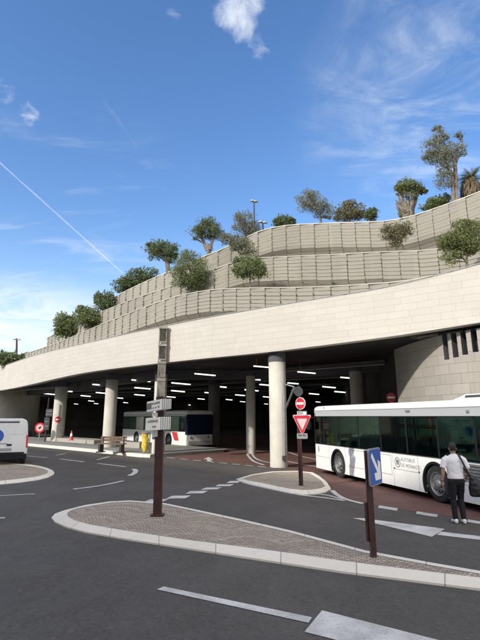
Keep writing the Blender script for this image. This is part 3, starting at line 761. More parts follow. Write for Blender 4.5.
# ------------------------------------------------------------------ trees
def leaves(m, c, rad, n, L, wd=.36, flat=0.0):
    rnd = random
    for _ in range(n):
        while True:
            q = Vector((rnd.uniform(-1, 1), rnd.uniform(-1, 1), rnd.uniform(-1, 1)))
            if q.length < 1: break
        p = c + Vector((q.x * rad[0], q.y * rad[1], q.z * rad[2]))
        a = Vector((rnd.gauss(0, 1), rnd.gauss(0, 1), rnd.gauss(0.25, .8))).normalized(); b = a.cross(Vector((rnd.gauss(0, 1), rnd.gauss(0, 1), rnd.gauss(0, 1)))).normalized()
        l = L * rnd.uniform(.6, 1.3); ww = l * wd
        i = len(m.v); m.v += [tuple(p - a * l * .5), tuple(p + b * ww * .5), tuple(p + a * l * .5), tuple(p - b * ww * .5)]; m.f.append((i, i + 1, i + 2, i + 3))
def tree(name, label, cat, base, Y, trunks, crowns, leaf='olive_leaf', L=.16, dens=1.0, group='olive trees on the terraces', gap=.3, dead=()):
    k = Y / F * .98                                                                                    # metres per pixel there
    b = at(*base, Y); e = empty(name, b, 0, label, cat, group)
    W = lambda u, v, dy=0: at(u, v, Y) + Vector((0, dy, 0)) - b
    mt = MB(); ml = MB(); tips = []; nodes = []
    for tr in trunks:
        pts = [W(u, v, random.uniform(-.06, .06)) for u, v, r in tr]; rad = [r * k for u, v, r in tr]
        if tr is trunks[0]: pts.insert(0, pts[0] - Vector((0, 0, 1.3))); rad.insert(0, rad[0] * 1.1)
        fin_p, fin_r = [], []
        for i in range(len(pts) - 1):
            for q in range(3):
                t = q / 3; jj = Vector((random.gauss(0, 1), random.gauss(0, 1), 0)) * rad[i] * .16
                fin_p.append(pts[i].lerp(pts[i + 1], t) + jj); fin_r.append((rad[i] * (1 - t) + rad[i + 1] * t) * random.uniform(.88, 1.12))
        fin_p.append(pts[-1]); fin_r.append(rad[-1]); nv0 = len(mt.v); mt.tube(fin_p, fin_r, 14)
        ph = random.uniform(0, 6)
        for i, p in enumerate(fin_p):
            for q in range(14):
                a = 2 * math.pi * q / 14; f = 1 + .20 * math.sin(3 * a + ph + i * .5) + .10 * math.sin(5 * a - i * .7)
                v = Vector(mt.v[nv0 + i * 14 + q]); mt.v[nv0 + i * 14 + q] = tuple(p + (v - p) * f)
        tips.append(pts[-1]); nodes += fin_p[len(fin_p) // 2 - 1:]
    for (u, v, ru, rv, wgt) in crowns:
        ru *= 1.14; rv *= 1.16; wgt *= 1.1
        c = W(u, v); rx, rz = ru * k, rv * k; ry = (rx + rz) / 2 * .9
        nb_ = max(10, int(26 * wgt * max(1, (rx * rz) ** .5)))
        org_ = min(tips, key=lambda p: (p - c).length) if tips else c
        for _ in range(nb_):
            th = random.uniform(0, 2 * math.pi); z = random.uniform(-.9, 1); s = (1 - z * z) ** .5; f = random.uniform(gap, 1) ** .6
            q = c + Vector((rx * s * math.cos(th) * f, ry * s * math.sin(th) * f, rz * z * f))
            rr = random.uniform(.26, .6) * (rx + rz) / 2
            n = int(dens * 52 * random.uniform(.5, 1.3))
            leaves(ml, q, (rr * random.uniform(.7, 1.4), rr, rr * random.uniform(.55, 1.1)), n, L * .78)
            if random.random() < .45:
                cand = [p for p in nodes if p.z < q.z + .02] or nodes
                og = min(cand, key=lambda p: (p - q).length)
                md = og.lerp(q, .5) + Vector((random.gauss(0, .06), random.gauss(0, .06), .04))
                mt.tube([og, md, q], [.40 * k, .28 * k, .12 * k], 4, False)
        for _ in range(nb_ // 3):                                   # stray sprigs break the outline
            th = random.uniform(0, 2 * math.pi); z = random.uniform(-.6, 1); s = (1 - z * z) ** .5; f = random.uniform(1.0, 1.28)
            q = c + Vector((rx * s * math.cos(th) * f, ry * s * math.sin(th) * f, rz * z * f)); rr = .10 * (rx + rz) / 2
            leaves(ml, q, (rr, rr, rr * 1.6), int(dens * 9), L * .8)
            if random.random() < .4: mt.tube([c.lerp(q, .55), q], [.16 * k, .07 * k], 3, False)
    for tr in dead: mt.tube([W(u, v) for u, v, r in tr], [r * k for u, v, r in tr], 5)
    mt.build('trunk', 'bark', e, smooth='all'); ml.build('crown', leaf, e, fix=False)
    return e
def yd(u, v, extra, k):      # distance of a spot behind terrace k
    h, i = hit(CV[k], u, v); return h.y + extra
def yf(u, v, extra):
    h, i = hit(BASE, u, v); return h.y + extra
G = 'olive trees on the terraces'
tree('olive_tree', 'small round olive, leftmost one on the lowest terrace', 'tree', (66, 341), yd(66, 341, 1.0, 1), [[(66, 342, 1.2), (66, 333, .9)]], [(63, 325, 7, 10, 1.4), (70, 324, 7, 10, 1.4), (66, 331, 9, 6, 1)], 'olive_leaf', .26)
tree('olive_tree', 'spreading olive on the lowest terrace, between the two round olives', 'tree', (88, 331), yd(88, 331, 1.0, 1), [[(88, 333, 1.2), (88, 324, .9)]], [(84, 318, 8, 9, 1.3), (92, 316, 9, 8, 1.3), (82, 311, 5, 5, .6), (96, 322, 5, 6, .8)], 'olive_leaf', .25)
tree('olive_tree', 'compact dark olive at the left end of the middle terrace', 'tree', (105, 313), yd(105, 313, 1.0, 2), [[(105, 315, 1.2), (105, 306, 1)]], [(105, 302, 9, 9, 1.8), (99, 297, 4, 5, .5), (110, 305, 5, 6, .8)], 'deep_leaf', .24)
tree('olive_tree', 'wide low olive along the sloping top terrace edge, far left', 'tree', (134, 290), yd(134, 286, 2.2, 3), [[(134, 292, 1.6), (134, 284, 1.1)]], [(122, 286, 10, 7, 1.3), (135, 279, 11, 8, 1.4), (147, 276, 10, 8, 1.3), (131, 284, 14, 6, 1.2)], 'deep_leaf', .24)
tree('olive_tree', 'mop headed old olive with bare bent trunk, left of the thick trunked one', 'tree', (168, 274), yd(168, 272, 1.2, 3), [[(168, 276, 2.6), (168, 267, 2.1), (167, 260, 1.9)], [(167, 262, 1.6), (160, 256, 1)], [(167, 261, 1.6), (172, 253, 1)]],
     [(156, 248, 9, 7, 1.4), (167, 250, 10, 8, 1.5), (160, 256, 11, 6, 1.0), (171, 257, 5, 6, .8), (151, 246, 4, 4, .5)], 'deep_leaf', .2)
tree('olive_tree', 'large round grey green olive standing on the lowest terrace, left of centre', 'tree', (189, 296), yd(189, 294, .9, 1), [[(187, 297, 1.0), (187.5, 291, .8), (188, 284, .7)], [(187.5, 290, .7), (194, 282, .5)]],
     [(190, 270, 15, 15, 3.0), (181, 276, 9, 12, 1.4), (199, 275, 9, 13, 1.5), (190, 282, 14, 8, 1.4), (188, 256, 10, 6, .9)], 'olive_leaf', .15)
tree('olive_tree', 'old olive with thick forked trunk and a dry bare limb, centre left on top', 'tree', (208, 255), yd(208, 254, 1.4, 3), [[(208, 258, 3.2), (208, 250, 2.1), (209, 244, 1.8)], [(207, 250, 2.0), (203, 240, 1.4), (199, 234, .8)], [(210, 250, 2.0), (213, 238, 1.4), (216, 232, .8)]],
     [(206, 229, 13, 9, 2.2), (215, 234, 11, 7, 1.3), (199, 233, 6, 7, .8), (209, 223, 7, 5, .7)], 'deep_leaf', .17, dead=[[(204, 243, 1.2), (196, 239, .8), (188, 232, .4)], [(197, 239, .7), (191, 240, .3)]])
tree('olive_tree', 'pale silvery olive behind the lamp post on top', 'tree', (246, 242), yd(246, 240, 2.0, 3), [[(247, 244, 1.4), (246, 236, 1)]], [(245, 224, 12, 10, 1.7), (240, 219, 6, 7, .7), (253, 229, 7, 8, 1)], 'silver_leaf', .17, .9)
tree('olive_tree', 'loose leaning olive on the middle terrace, just above the small bushy one', 'tree', (242, 264), yd(242, 262, .9, 2), [[(243, 266, 1.4), (240, 255, 1), (237, 247, .7)]], [(238, 244, 9, 9, 1.6), (229, 240, 6, 6, .8), (247, 249, 8, 8, 1.2), (224, 237, 4, 4, .4)], 'silver_leaf', .16, .9)
tree('olive_tree', 'bushy little olive with thin trunk on the lowest terrace, centre', 'tree', (250, 290), yd(250, 288, .9, 1), [[(250, 291, 1.0), (250, 283, .8), (250, 275, .6)]], [(250, 268, 13, 9, 2.4), (241, 270, 8, 8, 1.2), (259, 270, 8, 9, 1.2), (249, 261, 9, 5, .8), (237, 260, 4, 4, .4)], 'olive_leaf', .15)
tree('shrub', 'low dark shrub peeping over the top terrace, right of the lamp posts', 'shrub', (284, 228), yd(284, 226, 2.5, 3), [[(284, 229, 1), (284, 224, .8)]], [(284, 221, 9, 5, 1.4), (277, 223, 6, 3.5, .7), (291, 222, 5, 4, .7)], 'deep_leaf', .2, group='shrubs along the top terrace')
tree('olive_tree', 'sparse round olive leaning left with visible branches, middle of the top terrace', 'tree', (320, 226), yd(320, 224, 2.0, 3), [[(321, 228, 1.4), (320, 218, 1.1), (316, 210, .8)], [(319, 216, .9), (325, 208, .5)]],
     [(313, 205, 14, 10, 1.8), (305, 199, 9, 8, 1.0), (322, 210, 9, 9, 1.2), (312, 195, 8, 5, .6), (327, 214, 5, 6, .5)], 'silver_leaf', .16, .85, gap=.35)
tree('shrub', 'broad brownish shrub on the top terrace, right of the leaning olive', 'shrub', (350, 226), yd(350, 224, 2.0, 3), [[(350, 227, 1.2), (350, 219, .9)]], [(350, 212, 12, 9, 2.0), (341, 216, 8, 8, 1.2), (360, 213, 8, 8, 1.2), (349, 205, 7, 4, .5)], 'dry_leaf', .17, group='shrubs along the top terrace')
tree('shrub', 'very small dark shrub beside the broad brownish one', 'shrub', (372, 224), yd(372, 223, 2.0, 3), [[(372, 225, 1), (372, 219, .8)]], [(372, 214.5, 5.5, 6, 1.2), (368, 217, 4, 4, .5)], 'deep_leaf', .17, group='shrubs along the top terrace')
tree('olive_tree', 'thin feathery olive on the middle terrace, under the short fat trunked tree', 'tree', (397, 252), yd(397, 250, 1.0, 2), [[(397, 253, .9), (396, 244, .7), (395, 238, .5)], [(397, 247, .6), (403, 238, .4)]], [(396, 232, 12, 9, 1.6), (388, 233, 8, 8, 1), (405, 230, 7, 8, 1), (397, 241, 10, 6, .8)], 'dry_leaf', .14, .75)
tree('olive_tree', 'short old olive with very fat trunk and flat tuft of leaves', 'tree', (408, 218), yd(408, 217, 1.6, 3), [[(407, 222, 4.2), (406, 212, 3.4), (403, 202, 2.6), (398, 194, 1.4)], [(411, 221, 4.2), (411, 210, 3.2), (413, 200, 2.6), (420, 191, 1.3)], [(404, 222, 3.2), (402, 212, 2.2), (399, 204, 1.4), (396, 200, .7)], [(414, 221, 2.8), (413, 212, 2.0), (415, 203, 1.4), (417, 197, .8)], [(408, 216, 3), (408, 203, 2.4), (407, 191, 1.1)]],
     [(409, 188, 13, 6, 1.8), (405, 184, 9, 4.5, .9), (418, 190, 8, 5.5, 1), (399, 191, 5, 5.5, .7), (424, 192, 3, 3, .4), (410, 196, 11, 5, .6), (403, 214, 5, 5, .3)], 'fresh_leaf', .15, dead=[[(402, 212, 1.6), (397, 208, 1), (396, 203, .5)]])
tree('shrub', 'grey green shrub row left of the tallest tree', 'shrub', (437, 210), yd(437, 208, 1.8, 3), [[(437, 211, 1), (437, 206, .8)]], [(437, 203, 10, 5, 1.5), (428, 207, 7, 4, .9), (445, 199, 6, 5, .8)], 'olive_leaf', .17, group='shrubs along the top terrace')
tree('olive_tree', 'tallest olive, tattered sparse crown on a stout trunk, far right', 'tree', (456, 203), yd(456, 201, 1.4, 3), [[(457, 205, 3.6), (456.5, 192, 2.7), (456, 178, 2.3), (455, 166, 2.0), (456, 156, 1.4)], [(454, 203, 2.6), (453, 188, 2.0), (452, 174, 1.6), (447, 164, 1.1), (440, 156, .6)], [(455, 166, 1.6), (450, 152, 1.0), (444, 142, .5)], [(456, 162, 1.3), (461, 152, .8), (463, 143, .4)]],
     [(440, 157, 13, 11, 2.2), (434, 147, 10, 9, 1.3), (440, 138, 8, 8, 1.0), (447, 169, 8, 10, 1.3), (444, 181, 9, 9, 1.2), (459, 136, 4.5, 4.5, .45), (461, 151, 6, 7, .7), (428, 158, 6, 7, .7), (451, 152, 7, 10, 1.0), (438, 130, 5, 4, .5)], 'silver_leaf', .15, .75, gap=.35,
     dead=[[(456, 158, 1.2), (458, 148, .8), (460, 136, .5)], [(444, 182, .6), (437, 186, .3)]])
tree('olive_tree', 'wide bright green olive at the right edge, standing on the lowest terrace', 'tree', (468, 270), yf(468, 266, 2.0), [[(468, 274, 1.5), (467, 262, 1.2), (466, 254, .9)], [(467, 262, 1), (456, 252, .6)]],
     [(460, 241, 15, 10, 2.4), (449, 243, 10, 9, 1.4), (472, 232, 12, 10, 1.6), (470, 247, 12, 9, 1.5), (462, 226, 10, 6, .9), (453, 258, 10, 6, .7)], 'fresh_leaf', .13, 1.0)
tree('sapling', 'tiny sapling growing on the lowest terrace, right of centre', 'sapling', (334, 296), yd(334, 294, .5, 1), [[(334, 297, .6), (334, 290, .4)]], [(334, 290, 4.5, 4.5, .6), (333, 285, 2.5, 3, .3)], 'olive_leaf', .12, .6, group=None)
tree('shrub', 'dark shrub beyond the far left end of the terraces, beside the small lamp', 'shrub', (23, 362), yf(23, 360, 6), [[(24, 364, 1), (24, 358, .8)]], [(24, 357, 5, 3.5, 1), (10, 360, 10, 5, 1.6), (1, 358, 8, 6, 1.2)], 'deep_leaf', .4, group=None)
# palms
def palm(label, base, Y, top, rad, nf, skirt):
    k = Y / F * .98; b = at(*base, Y); e = empty('palm_tree', b, 0, label, 'palm', 'palms beyond the terraces'); c = at(*top, Y) - b
    m = MB(); m.tube([(0, 0, -1.5), (0, 0, 0), tuple(c * .6), tuple(c)], [.22, .2, .18, .16], 8); m.build('trunk', 'bark', e, smooth='all')
    m = MB()
    for i in range(nf):
        az_ = random.uniform(0, 2 * math.pi); up = random.uniform(-.1, 1.25); L = rad * k * random.uniform(.75, 1.1)
        d0 = Vector((math.cos(az_) * math.cos(up), math.sin(az_) * math.cos(up), math.sin(up))); p = c.copy(); dr = d0.copy()
        for s in range(9):
            q = p + dr * L / 9; side = dr.cross(Vector((0, 0, 1))).normalized()
            for sg in (-1, 1):
                tip = q + (side * sg * .8 + dr * .7 + Vector((0, 0, -.25))).normalized() * L * .24 * (1 - abs(s - 4) / 7)
                j = len(m.v); m.v += [tuple(p), tuple(p.lerp(q, .35)), tuple(tip)]; m.f.append((j, j + 1, j + 2))
                j = len(m.v); m.v += [tuple(p.lerp(q, .5)), tuple(p.lerp(q, .85)), tuple(tip + dr * L * .05)]; m.f.append((j, j + 1, j + 2))
            p = q; dr = (dr + Vector((0, 0, -.13))).normalized()
    m.build('crown', 'palm_leaf', e, fix=False)
    if skirt:
        m = MB()
        for i in range(900):
            az_ = random.uniform(0, 2 * math.pi); z = random.uniform(.0, 1.0); rr = skirt * k * (.55 + .45 * math.sin(z * 3.0)) * random.uniform(.5, 1)
            p = Vector((math.cos(az_) * rr, math.sin(az_) * rr, c.z * z)); q = p + Vector((math.cos(az_) * .12, math.sin(az_) * .12, -.5)); s = Vector((-math.sin(az_), math.cos(az_), 0)) * .05
            j = len(m.v); m.v += [tuple(p - s), tuple(p + s), tuple(q)]; m.f.append((j, j + 1, j + 2))
        m.build('dry_skirt', 'palm_dry', e, fix=False)
palm('yellowish palm with a shaggy brown skirt behind the tallest olive', (472, 200), yd(472, 196, 2.6, 3), (472, 179), 17, 70, 12)
palm('small distant palm beyond the far left end of the stone band', (5, 366), yf(5, 364, 9), (5, 358), 9, 30, 0)

# white sloping stair parapet far left
Y = yf(9, 360, 5.0)
m = MB(); a, b = at(3, 366.5, Y), at(14, 354, Y); t = (b - a).normalized(); up = Vector((0, 0, .55)); bk = Vector((.2, .3, 0))
m.quadgrid([[a, b], [a + up, b + up], [a + up + bk, b + up + bk], [a + bk, b + bk], [a, b]]); m.cap([a, a + up, a + up + bk, a + bk]); m.cap([b, b + up, b + up + bk, b + bk])
q0 = at(-14, 366.5, Y); m.quadgrid([[q0, a], [q0 + up, a + up], [q0 + up + bk, a + up + bk], [q0 + bk, a + bk], [q0, a]])
o = m.build('stair_parapet', 'white_paint'); tag(o, 'white sloping stair parapet at the far left above the stone band', 'parapet')
m = MB(); q1 = at(26, 352, Y); m.v += [tuple(p) for p in (a - up * .1, b - up * .1, q1 - up, q1 - up * 4, a - up * 4)]; m.f.append((0, 1, 2, 3, 4)); m.build('stair_flank', 'concrete_dark', o)

# lamp posts on the terraces
def lamp(label, base, Y, top, heads, r=.05):
    b = at(*base, Y); e = empty('street_lamp', b, 0, label, 'street lamp', 'lamp posts above the terraces'); t = at(*top, Y) - b; k = Y / F
    m = MB(); m.tube([(0, 0, -1.5), (0, 0, 0), t], [r * 1.3, r * 1.2, r], 8); m.build('pole', 'dark_post', e)
    for du, dv in heads:
        h = t + Vector((du * k, 0, -dv * k)); m = MB(); m.tube([t + Vector((0, 0, -.15)), h], .03, 6); m.build('arm', 'dark_post', e)
        m = MB(); m.loft([((h.x, 0, h.z - .10), .06, .06), ((h.x, 0, h.z - .08), .20, .13), ((h.x, 0, h.z + .0), .18, .12), ((h.x, 0, h.z + .05), .05, .05)], 10); m.build('lamp_head', 'sign_grey', e, smooth=True)
lamp('tall dark lamp post with twin heads, beside the silvery olive on top', (254.5, 234), yd(254, 232, 1.4, 3), (254, 200), [(-1.4, .4), (1.6, 1.2)], .045)
lamp('short lamp post right of the tall twin headed one on top', (263, 231), yd(263, 229, 1.4, 3), (262.6, 221), [(2.4, 1.2), (-1.8, 0.5)], .06)
lamp('distant twin headed lamp post at the far left', (16.5, 362), yf(16, 360, 6), (16.8, 338.5), [(-2.5, .6), (2.2, .8)], .10)

# ------------------------------------------------------------------ signs
def facing(yaw): return Matrix.Rotation(yaw, 4, 'Z')
def panel(name, material, parent, poly, c, yaw, depth=.03, proud=0.0, roll=0.0):     # plate facing -y turned by yaw about z
    m = MB(); mm = Matrix.Translation(c) @ facing(yaw) @ Matrix.Rotation(-roll, 4, 'Y') @ Matrix.Translation((0, -proud, 0)); m.prism(poly, mm, depth); return m.build(name, material, parent)
def rect(wd, h, cx=0, cz=0, r=0.0):
    if not r: return [(cx - wd / 2, cz - h / 2), (cx + wd / 2, cz - h / 2), (cx + wd / 2, cz + h / 2), (cx - wd / 2, cz + h / 2)]
    o = []
    for sx, sz, a0 in ((1, -1, -90), (1, 1, 0), (-1, 1, 90), (-1, -1, 180)):
        for k in range(4): a = R(a0 + k * 30); o.append((cx + sx * (wd / 2 - r) + r * math.cos(a), cz + sz * (h / 2 - r) + r * math.sin(a)))
    return o
def scribble(parent, c, yaw, rows, wd, h, proud, material='ink', roll=0.0):          # unreadable small print
    rg = random.Random(int(abs(c[0] * 100) + abs(c[2] * 77)))
    mm = Matrix.Translation(c) @ facing(yaw) @ Matrix.Rotation(-roll, 4, 'Y') @ Matrix.Translation((0, -proud, 0))
    for i, (z, x0, x1) in enumerate(rows):
        x = x0; m = MB()
        while x < x1:
            l = rg.uniform(.018, .045); hh = h * rg.choice((.7, .7, 1.0))
            for kk in range(2): m.prism(rect(l * .36, hh, x + l * (.2 + .5 * kk), z + (hh - h) / 2), mm, .003)
            m.prism(rect(l * .9, h * .22, x + l * .45, z + rg.choice((-.3, 0, .3)) * h), mm @ Matrix.Translation((0, -.001, 0)), .003)
            x += l * 1.25
            if rg.random() < .18: x += .03
        m.build('lettering', material, parent)

# --- direction sign on the near island
P1 = gp(157.5, 515.5, .12); s1 = 1 / 36.5
ds = empty('direction_sign', P1, 0, 'brown post with two thick white direction boards on the near cobbled island', 'direction sign')
loc = lambda u, v: at(u, v, P1.y) - P1
m = MB(); tp = loc(160.5, 397); m.box((tp.x * .5, 0, tp.z / 2), (.19, .15, tp.z), Matrix(((1, 0, tp.x / tp.z), (0, 1, 0), (0, 0, 1)))); m.build('post', 'brown_post', ds)
m = MB(); m.box((0, 0, .015), (.30, .26, .03)); m.build('base_plate', 'brown_post', ds)
for n_, (ul, uc, ur, vt, vb, vtl, vbl) in enumerate(((149.8, 163.5, 171.5, 399.5, 409.5, 402.3, 413), (148.8, 161.8, 170.6, 417, 429.3, 418.6, 430.2))):
    c = loc(uc, (vt + vb) / 2); hgt = (loc(uc, vt) - loc(uc, vb)).z; c.y = -.36; c.x *= .972; c.x -= .004
    drop = (loc(uc, vt) - loc(uc, vtl)).z * (.9 if n_ == 0 else .7)
    yaw = R(24 if n_ == 0 else 20)
    df = Vector((-math.cos(yaw), math.sin(yaw), 0)); wf = (uc - ul) * s1 / abs(df.x) * .97
    dr_ = Vector((math.cos(R(40)), math.sin(R(40)), 0)); wr = (ur - uc) * s1 / dr_.x
    A, B_, C_ = c + df * wf - Vector((0, 0, drop)), c, c + dr_ * wr + Vector((0, 0, drop * .2)); D_ = A + dr_ * wr * .35
    m = MB(); lo_ = [p + Vector((0, 0, -hgt / 2)) for p in (A, B_, C_, D_)]; hi_ = [p + Vector((0, 0, hgt / 2)) for p in (A, B_, C_, D_)]
    m.cap(hi_); m.cap(lo_[::-1]); m.quadgrid([lo_, hi_], True); bd = m.build('sign_board', 'sign_white', ds)
    fy = math.atan2(-df.y, -df.x)
    rows = [(hgt * .2, -wf * .18, wf * .40), (-hgt * .2, -wf * .10, wf * .36)] if n_ == 0 else [(hgt * .22, -wf * .34, wf * .38), (-hgt * .2, wf * .0, wf * .36)]
    scribble(bd, tuple((A + B_) / 2), fy, rows, 0, hgt * .2, .006, 'ink_soft', math.atan2(drop, wf))
    if n_ == 0: panel('pictogram', 'ink_soft', bd, rect(.14, .14, -wf * .34, -.0), (A + B_) / 2, fy, .004, .006, math.atan2(drop, wf))
    m = MB()
    for k in range(5):
        p = B_.lerp(C_, .12 + k * .19); n2 = Vector((dr_.y, -dr_.x, 0)); m.box(p + n2 * .01, (.022, .03, hgt * .98), yawm(math.atan2(dr_.y, dr_.x)))
    m.build('rib', 'bus_grey', bd)
for v0, v1 in ((412.8, 416.4), (430.5, 436)):
    c = loc(155.5, (v0 + v1) / 2); m = MB(); m.box((c.x, -.09, c.z), (.13, .02, (v1 - v0) * s1)); m.build('sticker', 'sign_white', ds)

# --- keep-right sign on the near island
P2 = gp(373.5, 556.5, .12); kr = empty('keep_right_sign', P2, 0, 'leaning brown post with a blue arrow plate on the near cobbled island', 'traffic sign')
loc2 = lambda u, v: at(u, v, P2.y) - P2
tp = loc2(367, 450.5)
m = MB(); m.box((tp.x / 2, 0, tp.z / 2), (.095, .08, tp.z), Matrix(((1, 0, tp.x / tp.z), (0, 1, 0), (0, 0, 1)))); m.build('post', 'brown_post', kr)
c = loc2(368.2, 522); m = MB(); m.box((c.x, .03, c.z), (.07, .06, .60)); m.build('clamp_sleeve', 'brown_post', kr)
c = loc2(375.6, 466.5); yaw = R(-52); S = .60
wv = (382 - 369.5) / 50.5; yaw = math.acos(min(.95, wv / S)) - R(9.5)
pv = panel('plate_back', 'sign_grey', kr, rect(S, S, 0, 0, .05), (c.x, 0, c.z), yaw, .03, 0.0)
panel('plate', 'sign_blue', kr, rect(S * .93, S * .93, 0, 0, .05), (c.x, 0, c.z), yaw, .004, .005)
ar = [(-.19, .24), (-.24, .19), (-.02, -.03)]
arrow = [(-.23, .17), (-.17, .23), (.10, -.04), (.10, .10), (.22, .06), (.22, -.22), (-.06, -.22), (-.10, -.10), (.04, -.10)]
panel('arrow', 'sign_white', kr, arrow, (c.x, 0, c.z), yaw, .004, .010)

# --- red signs on the second island
P3 = gp(302, 485.5, .12); rs = empty('sign_post', P3, 0, 'brown post with a no entry disc above a red yield triangle', 'traffic sign')
loc3 = lambda u, v: at(u, v, P3.y) - P3
t3 = loc3(298.6, 386); sh = lambda z: Matrix(((1, 0, t3.x / t3.z), (0, 1, 0), (0, 0, 1)))
m = MB(); m.box((t3.x / 2, 0, t3.z / 2), (.075, .07, t3.z), sh(1)); m.build('post', 'brown_post', rs)
b3 = loc3(300.5, 478); m = MB(); m.box((b3.x - .02, .06, 1.0), (.07, .07, 2.0), sh(1)); m.build('post', 'brown_post', rs)
k3 = P3.y / F * .985
c = loc3(298.3, 391.5); panel('mirror_disc', 'sign_back', rs, disc_poly(.165), (c.x, -.05, c.z), R(14), .03)
c = loc3(300, 403.5); ne = panel('no_entry_disc', 'sign_white', rs, disc_poly(.205, 28, 0, 0), (c.x, -.075, c.z), R(-44), .03)
panel('red_face', 'sign_red', ne, disc_poly(.19), (c.x, -.075, c.z), R(-44), .004, .006); panel('white_bar', 'sign_white', ne, rect(.30, .075), (c.x, -.075, c.z), R(-44), .004, .011)
c = loc3(301.6, 413.3); panel('small_plate', 'sign_grey', rs, rect(.34, .15), (c.x, -.07, c.z), R(-20), .02); panel('small_plate', 'sign_white', rs, rect(.10, .10, .1, -.01), (c.x, -.07, c.z), R(-20), .004, .006)
c = loc3(301.8, 424.5)
def tri(s): return [(-s * .9, s * .88), (0, -s * 1.0), (s * .9, s * .88)]
def rtri(s, r):
    base = [Vector(p) for p in tri(s)]; o = []
    for i in range(3):
        p, a, b = base[i], base[i - 1], base[(i + 1) % 3]; o += [tuple(p + (a - p).normalized() * r), tuple(p + ((a - p).normalized() + (b - p).normalized()) * r * .3), tuple(p + (b - p).normalized() * r)]
    return o
yt = panel('yield_triangle', 'sign_rose', rs, rtri(.365, .06), (c.x, -.08, c.z), R(-6), .03)
panel('red_border', 'sign_red', yt, rtri(.335, .05), (c.x, -.08, c.z), R(-6), .004, .006); panel('white_field', 'sign_rose', yt, rtri(.205, .03), (c.x, -.08, c.z + .015), R(-6), .004, .011)
c = loc3(302, 436); pl_ = panel('text_plate', 'sign_grey', rs, rect(.36, .18, 0, 0, .03), (c.x, -.07, c.z), R(-4), .02)
scribble(pl_, (c.x, -.07, c.z), R(-4), [(.03, -.13, .12)], 0, .06, .005, 'ink')

# drain pipe and bracket on the second column
q = cols[4][0]; m = MB()
a = at(284.5, 458, q.y - .45); b = at(284, 395, q.y - .45); m.tube([a, b], .035, 8); dp = m.build('drain_pipe', 'sign_grey'); tag(dp, 'thin grey drain pipe down the bright column beside the sign post', 'pipe')
m = MB(); m.box(a, (.2, .14, .2)); m.build('pipe_box', 'dark_post', dp)
m = MB(); p0, p1 = at(285.5, 409, q.y - .5), at(294.5, 387, q.y - .8); m.tube([p0, p0.lerp(p1, .5), p1], .06, 8); o = m.build('slanted_lamp', 'dark_beam'); tag(o, 'slanting steel tube lamp fixed to the bright column, left of the red signs', 'lamp')
m = MB(); m.tube([p1, at(286, 384.5, q.y - .4)], .03, 6); m.build('bracket', 'sign_grey', o)

# column signs and far signs
def roundsign(name, label, u, v, y, r, ring, field, yaw=0.0, bar=False, group='round signs at the hall entrance', post=None, cat='traffic sign', mark=None):
    c = at(u, v, y); e = empty(name, (c.x, c.y, c.z if post is None else 0), 0, label, cat, group); z = 0 if post is None else c.z
    pl0 = panel('disc', ring, e, disc_poly(r), (0, 0, z), yaw, .03)
    if bar: panel('white_bar', 'sign_white', pl0, rect(r * 1.45, r * .38), (0, 0, z), yaw, .006, .012)
    else: panel('field', field, pl0, disc_poly(r * .68), (0, 0, z), yaw, .006, .012)
    if mark: panel('symbol', mark, pl0, [(-r * .35, -r * .05), (-r * .05, -r * .35), (r * .35, r * .1), (r * .1, r * .4)], (0, 0, z), yaw, .006, .018)
    if post is not None: m = MB(); m.tube([(0, .06, 0), (0, .06, z)], .045, 8); m.build('post', 'sign_grey', e)
    return e
yc = lambda i: cols[i][0].y - cols[i][1] - .02
roundsign('no_entry_sign', 'small no entry disc mounted on the leftmost column', 57.6, 419.5, yc(0), .27, 'sign_red', None, R(-8), True)
roundsign('round_sign', 'upper of two tiny red ringed discs on the bright column', 273.4, 412.6, yc(4) + .13, .115, 'sign_red', 'sign_white', R(-35))
roundsign('round_sign', 'lower of two tiny red ringed discs on the bright column', 273.4, 419.8, yc(4) + .13, .105, 'sign_red', 'sign_white', R(-35))
roundsign('round_sign', 'red ringed disc on a grey post, left of the leftmost column', 39.8, 427.8, gp(40, 444).y, .44, 'sign_red', 'sign_rose', R(5), post=1, mark='ink', )
roundsign('no_entry_sign', 'dim no entry disc on a post rising behind the white bus', 391.2, 397.5, 25.0, .24, 'sign_red', None, R(-20), True, post=1)
yb = gp(46, 444).y; c = at(47, 430, yb)
bs = empty('information_board', (c.x, yb, 0), 0, 'two dark grey information panels on a post near the leftmost column', 'sign')
m = MB(); m.tube([(-.1, 0, 0), (-.1, 0, 4.0)], .06, 8); m.build('post', 'dark_post', bs)
for v0, v1, du, wd in ((409, 416.5, .08, .62), (417.5, 430, -.06, .46)):
    a_, b_ = at(47, v0, yb).z, at(47, v1, yb).z; pp_ = panel('panel', 'sign_back', bs, rect(wd, a_ - b_), (du, -.08, (a_ + b_) / 2), 0, .04); scribble(pp_, (du, -.08, (a_ + b_) / 2), 0, [((a_ - b_) * .2, -wd * .4, wd * .35), (-(a_ - b_) * .2, -wd * .4, wd * .3)], 0, .1, .004, 'sign_grey')

